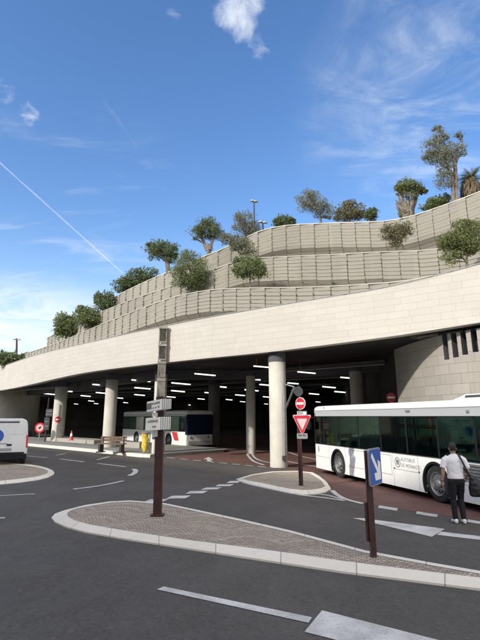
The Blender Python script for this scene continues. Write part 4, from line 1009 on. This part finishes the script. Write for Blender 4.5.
# ------------------------------------------------------------------ small things at the pavement
q = gp(71, 440.3, .49); e = empty('traffic_cone', (q.x, q.y, .49), 0, 'orange traffic cone with white band beside the leftmost column', 'traffic cone')
m = MB(); m.box((0, 0, .02), (.4, .4, .04)); m.build('base', 'orange', e); m = MB(); m.lathe([(.16, .04), (.11, .32)], n=16); m.build('body', 'orange', e, True); m = MB(); m.lathe([(.112, .32), (.07, .55)], n=16); m.build('band', 'sign_white', e, True); m = MB(); m.lathe([(.07, .55), (.03, .75)], n=16); m.build('tip', 'orange', e, True)
q = gp(111, 452.5, .18); bn = empty('bench', (q.x, q.y, .18), R(-12), 'dark bench with wooden seat at the pavement edge, beneath the second column', 'bench')
m = MB()
for i in range(4): m.box((0, -.2 + i * .14, .52), (1.75, .12, .06))
m.build('seat', 'wood', bn)
m = MB()
for i in range(2): m.box((0, .27, .72 + i * .16), (1.75, .05, .13))
m.build('backrest', 'wood', bn)
for sx in (-.7, .7):
    m = MB(); m.box((sx, 0, .25), (.12, .5, .5)); m.box((sx, .24, .7), (.08, .06, .45)); m.box((sx, 0, .03), (.34, .6, .06)); m.build('leg', 'dark_post', bn)
q = gp(144.5, 453, .18); lb = empty('litter_bag_stand', (q.x, q.y, .18), 0, 'yellow litter bag hanging in a ring stand at the end of the pavement', 'litter bin')
m = MB(); m.loft([((0, 0, .08), .12, .10), ((.01, 0, .2), .19, .16), ((-.02, 0, .36), .22, .2), ((-.01, 0, .5), .23, .2), ((.01, 0, .66), .22, .19), ((.02, 0, .8), .21, .19), ((.01, 0, .96), .22, .2), ((0, 0, 1.12), .24, .24), ((0, 0, 1.2), .25, .25)], 16)
for i, v in enumerate(m.v): m.v[i] = (v[0] + random.gauss(0, .028), v[1] + random.gauss(0, .028), v[2] + random.gauss(0, .015))
m.v = [(x * .82, y * .82, z * .95) for x, y, z in m.v]; m.build('bag', 'yellow', lb, 'all'); m = MB(); m.tube([(.27, .1, 0), (.27, .1, 1.35)], .03, 8); m.lathe([(.25, 1.2), (.27, 1.2), (.27, 1.24), (.25, 1.24)], n=20); m.build('stand', 'sign_grey', lb)
q = gp(153.5, 456.5, .0); e = empty('bollard', (q.x, q.y, 0), 0, 'slim pale bollard right beside the yellow litter bag', 'bollard')
m = MB(); m.lathe([(.13, 0), (.13, 1.3), (.10, 1.38)], n=14); m.build('shaft', 'concrete', e, True); m = MB(); m.lathe([(.135, 1.0), (.135, 1.15)], n=14); m.build('band', 'ink', e, True)

# ------------------------------------------------------------------ buses
def wheel(parent, x, y, r, side, inset=.0, wide=.28):
    w_ = MB(); sy = side
    w_.lathe([(r * .62, -.0), (r * .92, .01), (r, .05), (r, wide - .05), (r * .92, wide - .01), (r * .62, wide)], (0, 0, 0), 'Y', 32, False)
    o = w_.build('wheel', 'black_rubber', parent, True); o.location = (x, y - (0 if sy > 0 else 0), r)
    o.rotation_euler = (0, 0, 0)
    if sy > 0: o.rotation_euler = (0, 0, math.pi)
    m = MB(); m.lathe([(r * .63, -.006), (r * .60, -.004), (r * .57, .03), (r * .53, .09), (r * .5, .10)], (0, 0, 0), 'Y', 32, False); m.build('rim', 'rim', o, True)
    m = MB(); m.lathe([(r * .53, .088), (r * .30, .07), (r * .1, .07)], (0, 0, 0), 'Y', 24); m.build('wheel_disc', 'hub', o, True)
    m = MB(); m.lathe([(r * .24, .085), (r * .24, .01), (r * .19, -.015), (r * .10, -.02)], (0, 0, 0), 'Y', 24)
    for k in range(10):
        a = 2 * math.pi * k / 10; m.lathe([(.022, .085), (.022, .045)], (r * .38 * math.cos(a), 0, r * .38 * math.sin(a)), 'Y', 6)
    m.build('hub', 'rim', o, True)
def arch_profile(x0, x1, z0, z1, wheels, r, zc):
    # lower body outline with wheel arches, x runs along the bus
    pts = [(x0, z0)]
    for wx in sorted(wheels):
        a0 = math.asin(max(-1, min(1, (z0 - zc) / r)))
        for k in range(17):
            a = math.pi - a0 - (math.pi - 2 * a0) * k / 16; pts.append((wx + r * math.cos(a), zc + r * math.sin(a)))
    pts += [(x1, z0), (x1, z1), (x0, z1)]
    return pts
def bus(label, loc, rz, x0, x1, wheels, lettering=False, detail=True, red=False):
    """local x along the bus (front = +x), near side at y = 0, far side at y = -W; the bus stands to its right"""
    W, Z0, ZW0, ZW1, ZC, ZR = 2.5, .20, 1.20, 2.36, 2.60, 2.80
    e = empty('city_bus', loc, rz, label, 'bus', 'white city buses')
    Lx = x1 - x0
    body = None
    m = MB()
    pr_ = arch_profile(x0 + .12, x1 - .12, Z0, ZW0, wheels, .56, .50)
    for y in (-.04, -W): m.prism(pr_, Matrix.Translation((0, y, 0)), .04)
    # end panels with rounded corners
    def endring(z, ex, s):
        o = []
        for k in range(7):
            a = R(90 - 90 * k / 6); o.append((ex + s * (-.12 + .12 * math.cos(a)), -.12 + .12 * math.sin(a), z))
        for k in range(7):
            a = R(-90 * k / 6); o.append((ex + s * (-.12 + .12 * math.cos(a)), -W + .12 + .12 * math.sin(a), z))
        return o
    for ex, s in ((x1, 1), (x0, -1)):
        m.quadgrid([endring(z, ex, s) for z in (Z0, .6, (.98 if red and s > 0 else ZW0))])
        m.quadgrid([endring(z, ex, s) for z in (ZC - .1, ZC)])
    body = m.build('body', 'white_paint', e, smooth=True)
    # roof with rounded edges
    m = MB(); rows = []
    sect = [(.01, ZC), (.01, ZC + .06), (-.03, ZC + .13), (-.12, ZR - .02), (-.35, ZR), (-W / 2, ZR + .04), (-W + .35, ZR), (-W + .12, ZR - .02), (-W + .03, ZC + .13), (-W - .01, ZC + .06), (-W - .01, ZC)]
    for x, sh_ in ((x0 - .0, .12), (x0 + .1, .03), (x0 + .3, 0), (x1 - .3, 0), (x1 - .1, .03), (x1, .12)):
        rows.append([(x, y * (1 - sh_ * .4) - W / 2 * sh_ * .4, z - (z - ZC) * sh_ * 2.2) for y, z in sect])
    m.quadgrid(rows); m.cap(rows[0]); m.cap(rows[-1][::-1]); m.build('roof', 'white_paint', e, smooth=True)
    m = MB()
    for y in (-.06, -W): m.prism([(x0 + .1, ZW1), (x1 - .1, ZW1), (x1 - .1, ZC), (x0 + .1, ZC)], Matrix.Translation((0, y + .0, 0)), .05)
    m.build('cove_panel', 'bus_grey', e)
    # pillars and glass
    posts = [x0 + .1, x0 + 1.3] + [x0 + 1.3 + (Lx - 2.2) * k / 6 for k in range(1, 7)] + [x1 - .06]
    m = MB()
    for y in (-.06, -W + .02):
        for px in posts: m.prism(rect(.09, ZW1 - ZW0, px, (ZW0 + ZW1) / 2), Matrix.Translation((0, y, 0)), .04)
        m.prism([(x0 + .1, ZW0), (x1 - .1, ZW0), (x1 - .1, ZW0 + .05), (x0 + .1, ZW0 + .05)], Matrix.Translation((0, y, 0)), .04)
        m.prism([(x0 + .1, ZW1 - .06), (x1 - .1, ZW1 - .06), (x1 - .1, ZW1), (x0 + .1, ZW1)], Matrix.Translation((0, y, 0)), .04)
        if detail:
            for a, b in zip(posts[1:-1], posts[2:]): m.prism([(a, ZW1 - .36), (b, ZW1 - .36), (b, ZW1 - .32), (a, ZW1 - .32)], Matrix.Translation((0, y, 0)), .035)
    m.build('window_frame', 'black_plastic', e)
    for a, b in zip(posts[:-1], posts[1:]):
        for y in (-.012, -W + .004):
            m = MB(); m.prism([(a + .045, ZW0 + .03), (b - .045, ZW0 + .03), (b - .045, ZW1 - .03), (a + .045, ZW1 - .03)], Matrix.Translation((0, y, 0)), .008); m.build('window', 'bus_glass', e)
    for ex, s, nm in ((x1, 1, 'windscreen'), (x0, -1, 'rear_window')):
        m = MB(); m.quadgrid([endring(z, ex - s * (z - ZW0) * .05, s) for z in ((.98 if red and s > 0 else ZW0), 1.8, ZC - .1)]); m.build(nm, 'sky_reflect_glass' if red else 'dark_glass' , e, smooth=True)
    # inside
    m = MB(); m.box(((x0 + x1) / 2, -W / 2, .38), (Lx - .3, W - .14, .06)); m.box(((x0 + x1) / 2, -W / 2, ZW1 + .12), (Lx - .3, W - .14, .04))
    for wx in wheels:
        for y in (-.33, -W + .33): m.box((wx, y, .85), (1.3, .45, .7))
    m.build('floor', 'bus_inside', e)
    if detail:
        m = MB(); x = x0 + 1.0; i = 0
        while x < x1 - 1.8:
            for y in (-.32, -.75, -W + .32, -W + .75):
                if (i % 5 == 2 and y < -W / 2): continue
                m.box((x, y, .85), (.42, .40, .10)); m.box((x - .2, y, 1.22), (.08, .40, .74), Matrix.Rotation(R(-8), 3, 'Y'))
            x += .82; i += 1
        m.build('seat', 'seat_fabric', e)
        m = MB()
        for k in range(7):
            for y in (-.95, -W + .95): m.tube([(x0 + 1.2 + k * 1.25, y, .4), (x0 + 1.2 + k * 1.25, y, ZW1 + .1)], .018, 6)
        for y in (-.95, -W + .95): m.tube([(x0 + .8, y, 2.0), (x1 - 1.2, y, 2.0)], .018, 6)
        m.build('hand_rail', 'yellow', e)
        m = MB()
        for px, pz, pw, ph in ((2.35, 1.72, .42, .75), (1.45, 1.75, .30, .8)): m.prism(rect(pw, ph, px, pz), Matrix.Translation((0, -W + .25, 0)), .02)
        m.build('notice_board', 'seat_green', e)
    for wx in wheels:
        wheel(e, wx, -.045, .50, 1); wheel(e, wx, -W + .045, .50, -1)
    for wx in wheels:
        for y in (-.03, -W + .0):
            m = MB(); a = [(wx + .535 * math.cos(R(q)), .50 + .535 * math.sin(R(q))) for q in range(-30, 211, 5)]; b = [(wx + .60 * math.cos(R(q)), .50 + .60 * math.sin(R(q))) for q in range(-30, 211, 5)]
            m.quadgrid([[(x, y + .035, max(Z0, z)) for x, z in a], [(x, y + .035, max(Z0, z)) for x, z in b]])
            m.quadgrid([[(x, y + .035, max(Z0, z)) for x, z in a], [(x, y - .4 if y > -1 else y + .4, max(Z0, z)) for x, z in a]]); m.build('wheel_arch', 'black_plastic', e)
    # panel seams
    if detail:
        m = MB()
        def seam(ax, az, bx_, bz, w_=.012):
            m.prism(rect(max(abs(bx_ - ax), w_), max(abs(bz - az), w_), (ax + bx_) / 2, (az + bz) / 2), Matrix.Translation((0, .0015, 0)), .003)
        for a, b in ((2.15, 3.45), (3.5, 4.85)):
            seam(a, .52, b, .52); seam(a, 1.12, b, 1.12); seam(a, .52, a, 1.12); seam(b, .52, b, 1.12)
        seam(.75, .74, 5.1, .74, .008) if False else None
        seam(.75, .72, 2.05, .72, .010); seam(6.55, .70, x1 - .12, .70, .010); seam(x0 + .15, .62, -.75, .62, .010)
        for xx in (.75, 2.05, 5.25, 6.6, -.85): seam(xx, Z0, xx, ZW0, .008)
        seam(x0 + .12, ZW0 - .005, x1 - .12, ZW0 - .005, .018)
        m.build('panel_seam', 'seam', body)
        for xx in (.72, 1.98): m = MB(); m.prism(disc_poly(.028, 10, xx, .74), Matrix.Translation((0, .003, 0)), .012); m.build('lock_button', 'ink', body)
        m = MB(); m.prism(rect(.05, .22, x1 - .42, 1.0), Matrix.Translation((0, .003, 0)), .01)
        m.build('handle', 'ink', body)
        for xx, zz, ww in ((1.05, 2.52, .22), (-1.55, 2.48, .10), (6.9, 2.7, .06)): m = MB(); m.prism(rect(ww, .06, xx, zz), Matrix.Translation((0, -.008, 0)), .03); m.build('marker_lamp', 'ink_soft', e)
        m = MB(); m.prism([(x0 + .15, .72), (-1.05, .72), (-1.05, 1.16), (x0 + .15, 1.16)], Matrix.Translation((0, .002, 0)), .02); m.build('grille', 'rim', e)
        m = MB()
        for k in range(5): m.prism(rect(1.6, .02, -1.95, .78 + k * .08), Matrix.Translation((0, .02, 0)), .008)
        m.build('grille_slat', 'hub', e)
        # roof unit
        m = MB(); n = 10; ring = lambda z, ins_: [(x0 + .25 + ins_ * 1.6 if False else x0 + .25 + ins_, -.35 - ins_ * .5, z), (-.55 - ins_ * 2.2, -.35 - ins_ * .5, z), (-.55 - ins_ * 2.2, -W + .35 + ins_ * .5, z), (x0 + .25 + ins_, -W + .35 + ins_ * .5, z)]
        rr = [ring(ZR - .02, 0), ring(ZR + .07, .12), ring(ZR + .15, .22)]; m.quadgrid(rr, True); m.cap(rr[-1]); m.build('roof_unit', 'white_paint', e)
        m = MB()
        for a, b in ((-1.75, -1.05), (-2.55, -1.85)): m.prism([(a, ZR + .055), (b, ZR + .055), (b - .06, ZR + .115), (a, ZR + .115)], Matrix.Translation((0, -.40, 0)), .02)
        m.build('vent', 'ink', e)
        m = MB(); m.tube([(x1 - .05, .02, 2.3), (x1 + .12, .14, 2.28), (x1 + .14, .16, 2.1)], .025, 6); m.loft([((x1 + .14, .17, 1.78), .06, .10), ((x1 + .14, .17, 1.84), .08, .13), ((x1 + .14, .17, 2.08), .08, .13), ((x1 + .14, .17, 2.14), .05, .09)], 10); m.build('mirror', 'black_plastic', e, True)
    if red:
        m = MB(); m.prism([(x1 - 1.75, .52), (x1 - 1.05, .52), (x1 - 1.35, 1.15), (x1 - 2.2, 1.15)], Matrix.Translation((0, -W - .006, 0)), .004); m.build('red_stripe', 'red_paint', e)
        m = MB()
        for y in (-.45, -W + .45): m.lathe([(.11, 0), (.10, .02)], (x1 + .005, y, .78), 'X', 14)
        m.build('headlight', 'sign_grey', e)
        m = MB(); m.box((x1 + .01, -W / 2, .42), (.05, W - .4, .22)); m.build('bumper', 'bus_grey', e)
    return e
def text_mesh(name, body, size, m4, parent, material, bold=0.0):
    cu = bpy.data.curves.new(name, 'FONT'); cu.body = body; cu.size = size; cu.align_x = 'LEFT'; cu.extrude = .002; cu.offset = bold; cu.resolution_u = 3; cu.space_character = 1.08
    o = bpy.data.objects.new(name + '_source', cu); col.objects.link(o)
    dg = bpy.context.evaluated_depsgraph_get(); me = bpy.data.meshes.new_from_object(o.evaluated_get(dg))
    bpy.data.objects.remove(o); bpy.data.curves.remove(cu)
    me.transform(m4); me.name = name; me.materials.clear()
    return link(name, me, material, parent)
w2 = gp(438, 503); bd_ = Vector((-.283, .959)).normalized(); rzb = math.atan2(bd_.y, bd_.x)
b1 = bus('long white city bus parked at the right edge of the red lane', (5.55, 14.53, 0), rzb, -3.0, 8.0, (0.0, 5.89), True, True)
# lettering reads from image left to right = along -x
bdy = [c for c in b1.children if c.name.startswith('body')][0]
# side faces +y; x right in the picture is -x
mtx = lambda x, z: Matrix.Translation((x, .004, z)) @ Matrix(((-1, 0, 0, 0), (0, 0, 1, 0), (0, 1, 0, 0), (0, 0, 0, 1)))
text_mesh('lettering', 'AUTOBUS', .15, mtx(1.62, .985), bdy, 'ink_soft', .0)
text_mesh('lettering', 'DE MONACO', .15, mtx(1.62, .815), bdy, 'ink_soft', .0)
m = MB(); c0 = (1.80, .93)
ro = disc_poly(.155, 28, *c0); ri = disc_poly(.125, 28, *c0)
m.quadgrid([[(x, .004, z) for x, z in ro], [(x, .004, z) for x, z in ri]], True)
m.cap([(x, .004, z) for x, z in [(1.80, 1.02), (1.86, 1.0), (1.86, .92), (1.80, .85), (1.74, .92), (1.74, 1.0)]])
for k in range(4): m.cap([(x, .0045, z) for x, z in rect(.02, .16, 1.73 + k * .046 + .0, .93)])
m.build('emblem', 'ink_soft', bdy)
fr = gp(185.5, 448.5); d2 = Vector((.60, -.80)).normalized()
b2 = bus('white bus with a red stripe waiting deep inside the dark hall', (fr.x - d2.x * 10.6, fr.y - d2.y * 10.6, 0), math.atan2(d2.y, d2.x), -1.2, 10.6, (1.9, 7.9), False, False, True)
# the near side of this bus faces the camera: mirror it across its length
b2.location = (fr.x - d2.x * 10.6, fr.y - d2.y * 10.6, 0)
nrm2 = Vector((-d2.y, d2.x))      # left of travel
b2.location.x += nrm2.x * 2.5; b2.location.y += nrm2.y * 2.5

# ------------------------------------------------------------------ van
vy = gp(20, 466.5).y; vc = gp(3.5, 466.5)
van = empty('parked_van', (vc.x, vc.y, 0), R(25), 'white delivery van seen from behind at the left edge, with a round blue badge', 'van')
VW, VH = 1.98, 2.24
def vsec(y, ins_, top, bot): # cross-section outline
    hw = VW / 2 - ins_; o = [(-hw + .02, bot), (hw - .02, bot), (hw, bot + .15), (hw, 1.05), (hw - .04, 1.5), (hw - .10, top - .22), (hw - .18, top - .07), (hw - .34, top), (-hw + .34, top), (-hw + .18, top - .07), (-hw + .10, top - .22), (-hw + .04, 1.5), (-hw, 1.05), (-hw, bot + .15)]
    return [(x, y, z) for x, z in o]
m = MB(); rr = [vsec(.0, .03, VH - .04, .38), vsec(.06, .0, VH, .34), vsec(3.2, .0, VH, .34), vsec(3.7, .03, VH - .08, .34), vsec(4.5, .12, 1.35, .34), vsec(5.2, .2, 1.05, .36)]
m.quadgrid(rr, True); m.cap(rr[0][::-1]); m.cap(rr[-1]); vb = m.build('body', 'van_white', van, True)
for sx in (-1, 1):
    m = MB(); m.prism([(sx * .015, .62), (sx * (VW / 2 - .10), .62), (sx * (VW / 2 - .10), 1.1), (sx * (VW / 2 - .17), VH - .22), (sx * .015, VH - .22)], Matrix.Translation((0, -.018, 0)), .03); dd = m.build('rear_door', 'van_white', van)
    m = MB(); m.box((sx * .48, -.022, 1.72), (.62, .012, .44)); m.build('door_panel', 'van_white', dd)
    m = MB(); m.prism([(sx * (VW / 2 - .085), .85), (sx * (VW / 2 - .005), .85), (sx * (VW / 2 - .03), 1.45), (sx * (VW / 2 - .12), 1.45)], Matrix.Translation((0, -.03, 0)), .06); m.build('tail_light', 'sign_red', van)
    for y in (.85, 3.9):
        m = MB(); m.lathe([(.2, -.10), (.32, -.10), (.34, -.07), (.34, .07), (.32, .10), (.2, .10)], (0, 0, 0), 'X', 28); wo = m.build('wheel', 'black_rubber', van, True); wo.location = (sx * (VW / 2 - .13), y, .34)
        m = MB(); m.lathe([(.2, -.08), (.2, .08)], (0, 0, 0), 'X', 20); m.build('rim', 'rim', wo, True)
    m = MB(); m.tube([(sx * (VW / 2 - .05), 3.55, 1.35), (sx * (VW / 2 + .12), 3.5, 1.4)], .03, 6); m.loft([((sx * (VW / 2 + .16), 3.5, 1.25), .07, .06), ((sx * (VW / 2 + .17), 3.5, 1.3), .11, .09), ((sx * (VW / 2 + .17), 3.5, 1.55), .11, .09), ((sx * (VW / 2 + .16), 3.5, 1.6), .07, .06)], 10); m.build('mirror', 'black_plastic', van, True)
m = MB(); m.box((0, -.07, .46), (VW - .04, .18, .22)); m.box((0, -.05, .62), (VW - .3, .12, .06)); m.build('bumper', 'black_plastic', van)
m = MB(); m.box((.0, -.022, VH - .16), (1.0, .02, .05)); m.build('brake_light', 'black_plastic', van)
m = MB(); m.box((.14, -.045, 1.0), (.22, .04, .07)); m.build('handle', 'black_plastic', van)
m = MB(); m.box((0, -.03, .78), (.54, .02, .12)); m.build('number_plate', 'sign_grey', van)
m = MB(); m.prism(disc_poly(.30, 28, -.44, 1.42), Matrix.Translation((0, -.034, 0)), .005); bg_ = m.build('badge', 'sign_blue', van); 
m = MB(); m.prism(rect(.5, .03, -.2, 1.06), Matrix.Translation((0, -.034, 0)), .005); m.build('lettering', 'ink_soft', van)

# ------------------------------------------------------------------ the walking man
def remeshed(mb, name, material, parent, voxel, smooth_it=2, bumpy=0.0):
    me = mb.mesh(name + '_raw'); o = bpy.data.objects.new(name, me); col.objects.link(o)
    md = o.modifiers.new('r', 'REMESH'); md.mode = 'VOXEL'; md.voxel_size = voxel
    sm = o.modifiers.new('s', 'SMOOTH'); sm.factor = .5; sm.iterations = smooth_it
    dg = bpy.context.evaluated_depsgraph_get(); dg.update(); nm = bpy.data.meshes.new_from_object(o.evaluated_get(dg)); nm.name = name
    bpy.data.objects.remove(o); bpy.data.meshes.remove(me); nm.materials.clear()
    if bumpy:
        from mathutils import noise as nz
        for v in nm.vertices:
            f = nz.noise(Vector((v.co.x * 9, v.co.y * 9, v.co.z * 13))) * .6 + nz.noise(Vector((v.co.x * 22, v.co.y * 22, v.co.z * 26 + v.co.x * 14))) * .4
            v.co += v.normal * f * bumpy
    return link(name, nm, material, parent, 'all')
def limb(mb, pts, n=12):        # pts: (x, y, z, r across, r along)
    rows = []; P = [Vector(p[:3]) for p in pts]
    for i, p in enumerate(pts):
        t = (P[min(i + 1, len(P) - 1)] - P[max(i - 1, 0)]).normalized(); a = Vector((0, 1, 0)).cross(t)
        a = (a if a.length > .2 else Vector((1, 0, 0))).normalized(); b = t.cross(a)
        rows.append([P[i] + a * p[3] * math.cos(q) + b * (p[4] if len(p) > 4 else p[3]) * math.sin(q) for q in [2 * math.pi * k / n for k in range(n)]])
    mb.quadgrid(rows, True)
    for r, i0, s in ((rows[0], 0, -1), (rows[-1], -1, 1)):
        b = len(mb.v); mb.v += [tuple(x) for x in r]; mb.f.append(tuple(range(b, b + n)) if s > 0 else tuple(reversed(range(b, b + n))))
pp = gp(460.5, 523.5); man = empty('person', (pp.x, pp.y, 0), R(-8), 'man in white t-shirt and black trousers walking toward the bus, dark bag at his hip', 'person')
b = MB()
limb(b, [(0, .01, .86, .15, .10), (0, .01, .98, .155, .105), (0, 0, 1.12, .145, .095), (0, .0, 1.28, .165, .105), (0, .0, 1.40, .17, .10), (0, .0, 1.46, .11, .075), (0, .0, 1.49, .062, .06)], 18)
limb(b, [(0, .0, 1.44, .062, .062), (0, .015, 1.52, .055, .058), (0, .02, 1.58, .055, .06)])
limb(b, [(0, .035, 1.51, .035, .04), (0, .035, 1.535, .058, .07), (0, .025, 1.585, .070, .088), (0, .015, 1.64, .076, .098), (0, .01, 1.69, .070, .088), (0, .01, 1.725, .045, .06), (0, .01, 1.738, .015, .02)], 18)
limb(b, [(0, .10, 1.60, .012, .012), (0, .128, 1.585, .014, .012), (0, .118, 1.575, .010, .010)], 8)      # nose
for sx in (-1, 1): limb(b, [(sx * .073, .012, 1.585, .008, .014), (sx * .082, .006, 1.61, .010, .024), (sx * .084, .004, 1.635, .008, .018)], 8)
# left arm hangs, right arm carries the bag strap
armL = [(-.165, 0, 1.42, .052), (-.215, -.01, 1.36, .050), (-.245, -.02, 1.26, .045), (-.268, -.03, 1.15, .040), (-.278, -.02, 1.06, .038), (-.288, .01, .96, .032), (-.292, .03, .89, .026)]
limb(b, armL)
armR = [(.165, 0, 1.42, .052), (.215, -.01, 1.36, .050), (.25, -.02, 1.25, .045), (.272, -.02, 1.15, .041), (.285, .03, 1.07, .038), (.28, .11, 1.0, .032), (.272, .15, .96, .026)]
limb(b, armR)
def hand(base, dirv, side, curl):
    base = Vector(base); dz = Vector(dirv).normalized(); sx = Vector((0, 1, 0)); nx = dz.cross(sx).normalized()
    limb(b, [(*(base - dz * .01), .020, .026), (*(base + dz * .03), .017, .036), (*(base + dz * .075), .015, .040), (*(base + dz * .09), .012, .036)])
    for k in range(4):
        off = sx * (.030 - k * .020); L_ = (.066, .074, .070, .055)[k]; p0 = base + dz * .085 + off
        p1 = p0 + (dz + nx * side * curl * .3).normalized() * L_ * .45; p2 = p1 + (dz + nx * side * curl * 1.0).normalized() * L_ * .33; p3 = p2 + (dz + nx * side * curl * 1.9).normalized() * L_ * .28
        limb(b, [(*p0, .0092), (*p1, .0088), (*p2, .0080), (*p3, .0062)], 8)
    t0 = base + dz * .03 + sx * .034; limb(b, [(*t0, .012), (*(t0 + sx * .022 + dz * .028), .0105), (*(t0 + sx * .028 + dz * .056), .0085)], 8)
hand((-.292, .032, .875), (-.02, .12, -1), 1, .45)
hand((.27, .158, .95), (-.1, .5, -.8), -1, .6)
legs = {-1: [(-.085, .01, .92, .092, .105), (-.092, .015, .78, .083, .092), (-.098, .02, .62, .068, .075), (-.10, .02, .50, .056, .062), (-.10, -.0, .38, .054, .062), (-.10, -.01, .25, .043, .048), (-.10, -.02, .09, .036, .042)],
        1: [(.085, .01, .92, .092, .105), (.09, .05, .78, .083, .092), (.088, .09, .62, .068, .075), (.085, .10, .50, .056, .062), (.082, .05, .38, .054, .062), (.08, .01, .25, .043, .048), (.078, -.02, .10, .036, .042)]}
for s in legs: limb(b, legs[s])
bodyo = remeshed(b, 'body', 'skin', man, .007, 2)
# face
m = MB()
for sx in (-1, 1): m.lathe([(.004, -.006), (.011, -.004), (.013, .0), (.010, .005)], (sx * .030, .103, 1.632), 'Y', 10)
m.build('eye', 'sign_white', man, True); m = MB(); m.box((0, .109, 1.555), (.045, .008, .010)); m.build('mouth', 'sign_rose', man)
h_ = MB(); limb(h_, [(0, -.035, 1.565, .060, .052), (0, -.022, 1.60, .074, .078), (0, -.006, 1.645, .083, .095), (0, .004, 1.69, .080, .098), (0, .01, 1.732, .056, .075), (0, .012, 1.752, .02, .03)], 18)
remeshed(h_, 'hair', 'hair', man, .008, 1, .006)
# shirt
s_ = MB()
limb(s_, [(0, .01, .955, .178, .128), (0, .01, .99, .182, .130), (0, .005, 1.10, .176, .122), (0, 0, 1.25, .186, .126), (0, 0, 1.37, .196, .12), (0, 0, 1.44, .155, .095), (0, .0, 1.475, .088, .075), (0, .003, 1.495, .07, .07)], 20)
for sx, arm in ((-1, armL), (1, armR)):
    limb(s_, [(sx * .13, 0, 1.41, .074), (arm[1][0], arm[1][1], arm[1][2], .073), (arm[2][0] + sx * .003, arm[2][1], arm[2][2], .070), (arm[3][0] + sx * .006, arm[3][1], 1.185, .066)])
remeshed(s_, 'tshirt', 'tshirt', man, .011, 2, .007)
t_ = MB()
limb(t_, [(0, .012, .82, .14, .10), (0, .012, .90, .178, .126), (0, .012, .985, .170, .120)], 18)
for s in legs: limb(t_, [(p[0], p[1], p[2], p[3] * 1.05 + (.014 if p[2] > .3 else .020), p[4] * 1.05 + (.014 if p[2] > .3 else .022)) for p in legs[s]])
remeshed(t_, 'trousers', 'trousers', man, .012, 2, .007)
for s, y0 in ((-1, -.02), (1, -.02)):
    x = legs[s][-1][0]; m = MB(); rzs = s * .10
    limb(m, [(x, y0 - .075, .05, .035, .035), (x, y0 - .05, .055, .042, .050), (x, y0 + .04, .055, .045, .050), (x + s * .01, y0 + .13, .040, .050, .036), (x + s * .015, y0 + .20, .032, .040, .028), (x + s * .015, y0 + .225, .028, .02, .018)], 12)
    limb(m, [(x, y0 - .03, .05, .04, .05), (x, y0 - .02, .10, .042, .048)], 12)
    for i, v in enumerate(m.v): m.v[i] = (v[0], v[1], max(.004, v[2]))
    remeshed(m, 'shoe', 'shoe_white', man, .008, 1)
m = MB(); a = Vector(armL[-1][:3]); m.lathe([(.030, -.012), (.033, -.008), (.033, .008), (.030, .012)], (a.x, a.y, a.z + .01), 'Z', 16); m.build('watch', 'ink', man, True)
bgp = gp(460.5, 523.5); rot = R(-8)
bag = empty('shoulder_bag', (pp.x + .40, pp.y - .12, .58), R(-8), 'slouchy black shoulder bag hanging at the right hip of the walking man', 'bag')
m = MB(); limb(m, [(.02, 0, .0, .12, .07), (.015, .0, .05, .175, .11), (0, .0, .17, .175, .125), (-.035, .0, .30, .13, .11), (-.075, .0, .40, .07, .075), (-.10, .0, .47, .03, .04)], 18)
remeshed(m, 'pouch', 'bag_black', bag, .012, 2, .016)
m = MB(); L0 = Vector((-.11, 0, .44))
off_ = Vector((.40, -.12, .58)); toL = lambda p: Vector(p) - Vector((.41, -.06, .58))
path = [L0, toL((.235, -.105, 1.12)), toL((.165, -.137, 1.28)), toL((.125, -.125, 1.40)), toL((.10, -.07, 1.475)), toL((.10, .02, 1.49)), toL((.13, .10, 1.40)), toL((.20, .135, 1.22)), toL((.30, .05, 1.02)), L0 + Vector((.02, .05, -.02))]
P_ = [Vector((*p_,)) for p_ in path]
rowsA, rowsB = [], []
dense_p = []
for i in range(len(P_) - 1):
    for q in range(4): dense_p.append(P_[i].lerp(P_[i + 1], q / 4))
m.tube(dense_p, .019, 8); m.build('strap', 'bag_black', bag, 'all')

# ------------------------------------------------------------------ houses across the road, behind the camera: they shade the carriageway
nh = SUN_H; th = Vector((-nh.y, nh.x)); ang = math.atan2(th.y, th.x)
E_ = 15.3; D0 = 18.0; HB = (E_ + D0) * math.tan(SUN_EL)
cen = Vector((nh.x, nh.y)) * (D0 + 6)
ap = empty('apartment_block', (cen.x, cen.y, 0), ang, 'long pale apartment block across the road, behind the viewer', 'building')
m = MB(); m.box((-4, 0, HB / 2), (92, 12, HB)); m.build('wall', 'render_wall', ap)
mw = MB(); mf = MB()
sgn = 1 if (yawm(ang) @ Vector((0, 1, 0))).xy.dot(nh) < 0 else -1
for fl in range(5):
    for k in range(-14, 13):
        mw.box((k * 3.2, sgn * 6.02, 2.6 + fl * 3.2), (1.3, .06, 1.7)); mf.box((k * 3.2, sgn * 6.06, 1.66 + fl * 3.2), (1.6, .2, .1))
mw.build('window_row', 'dark_glass', ap); mf.build('sill', 'concrete', ap)
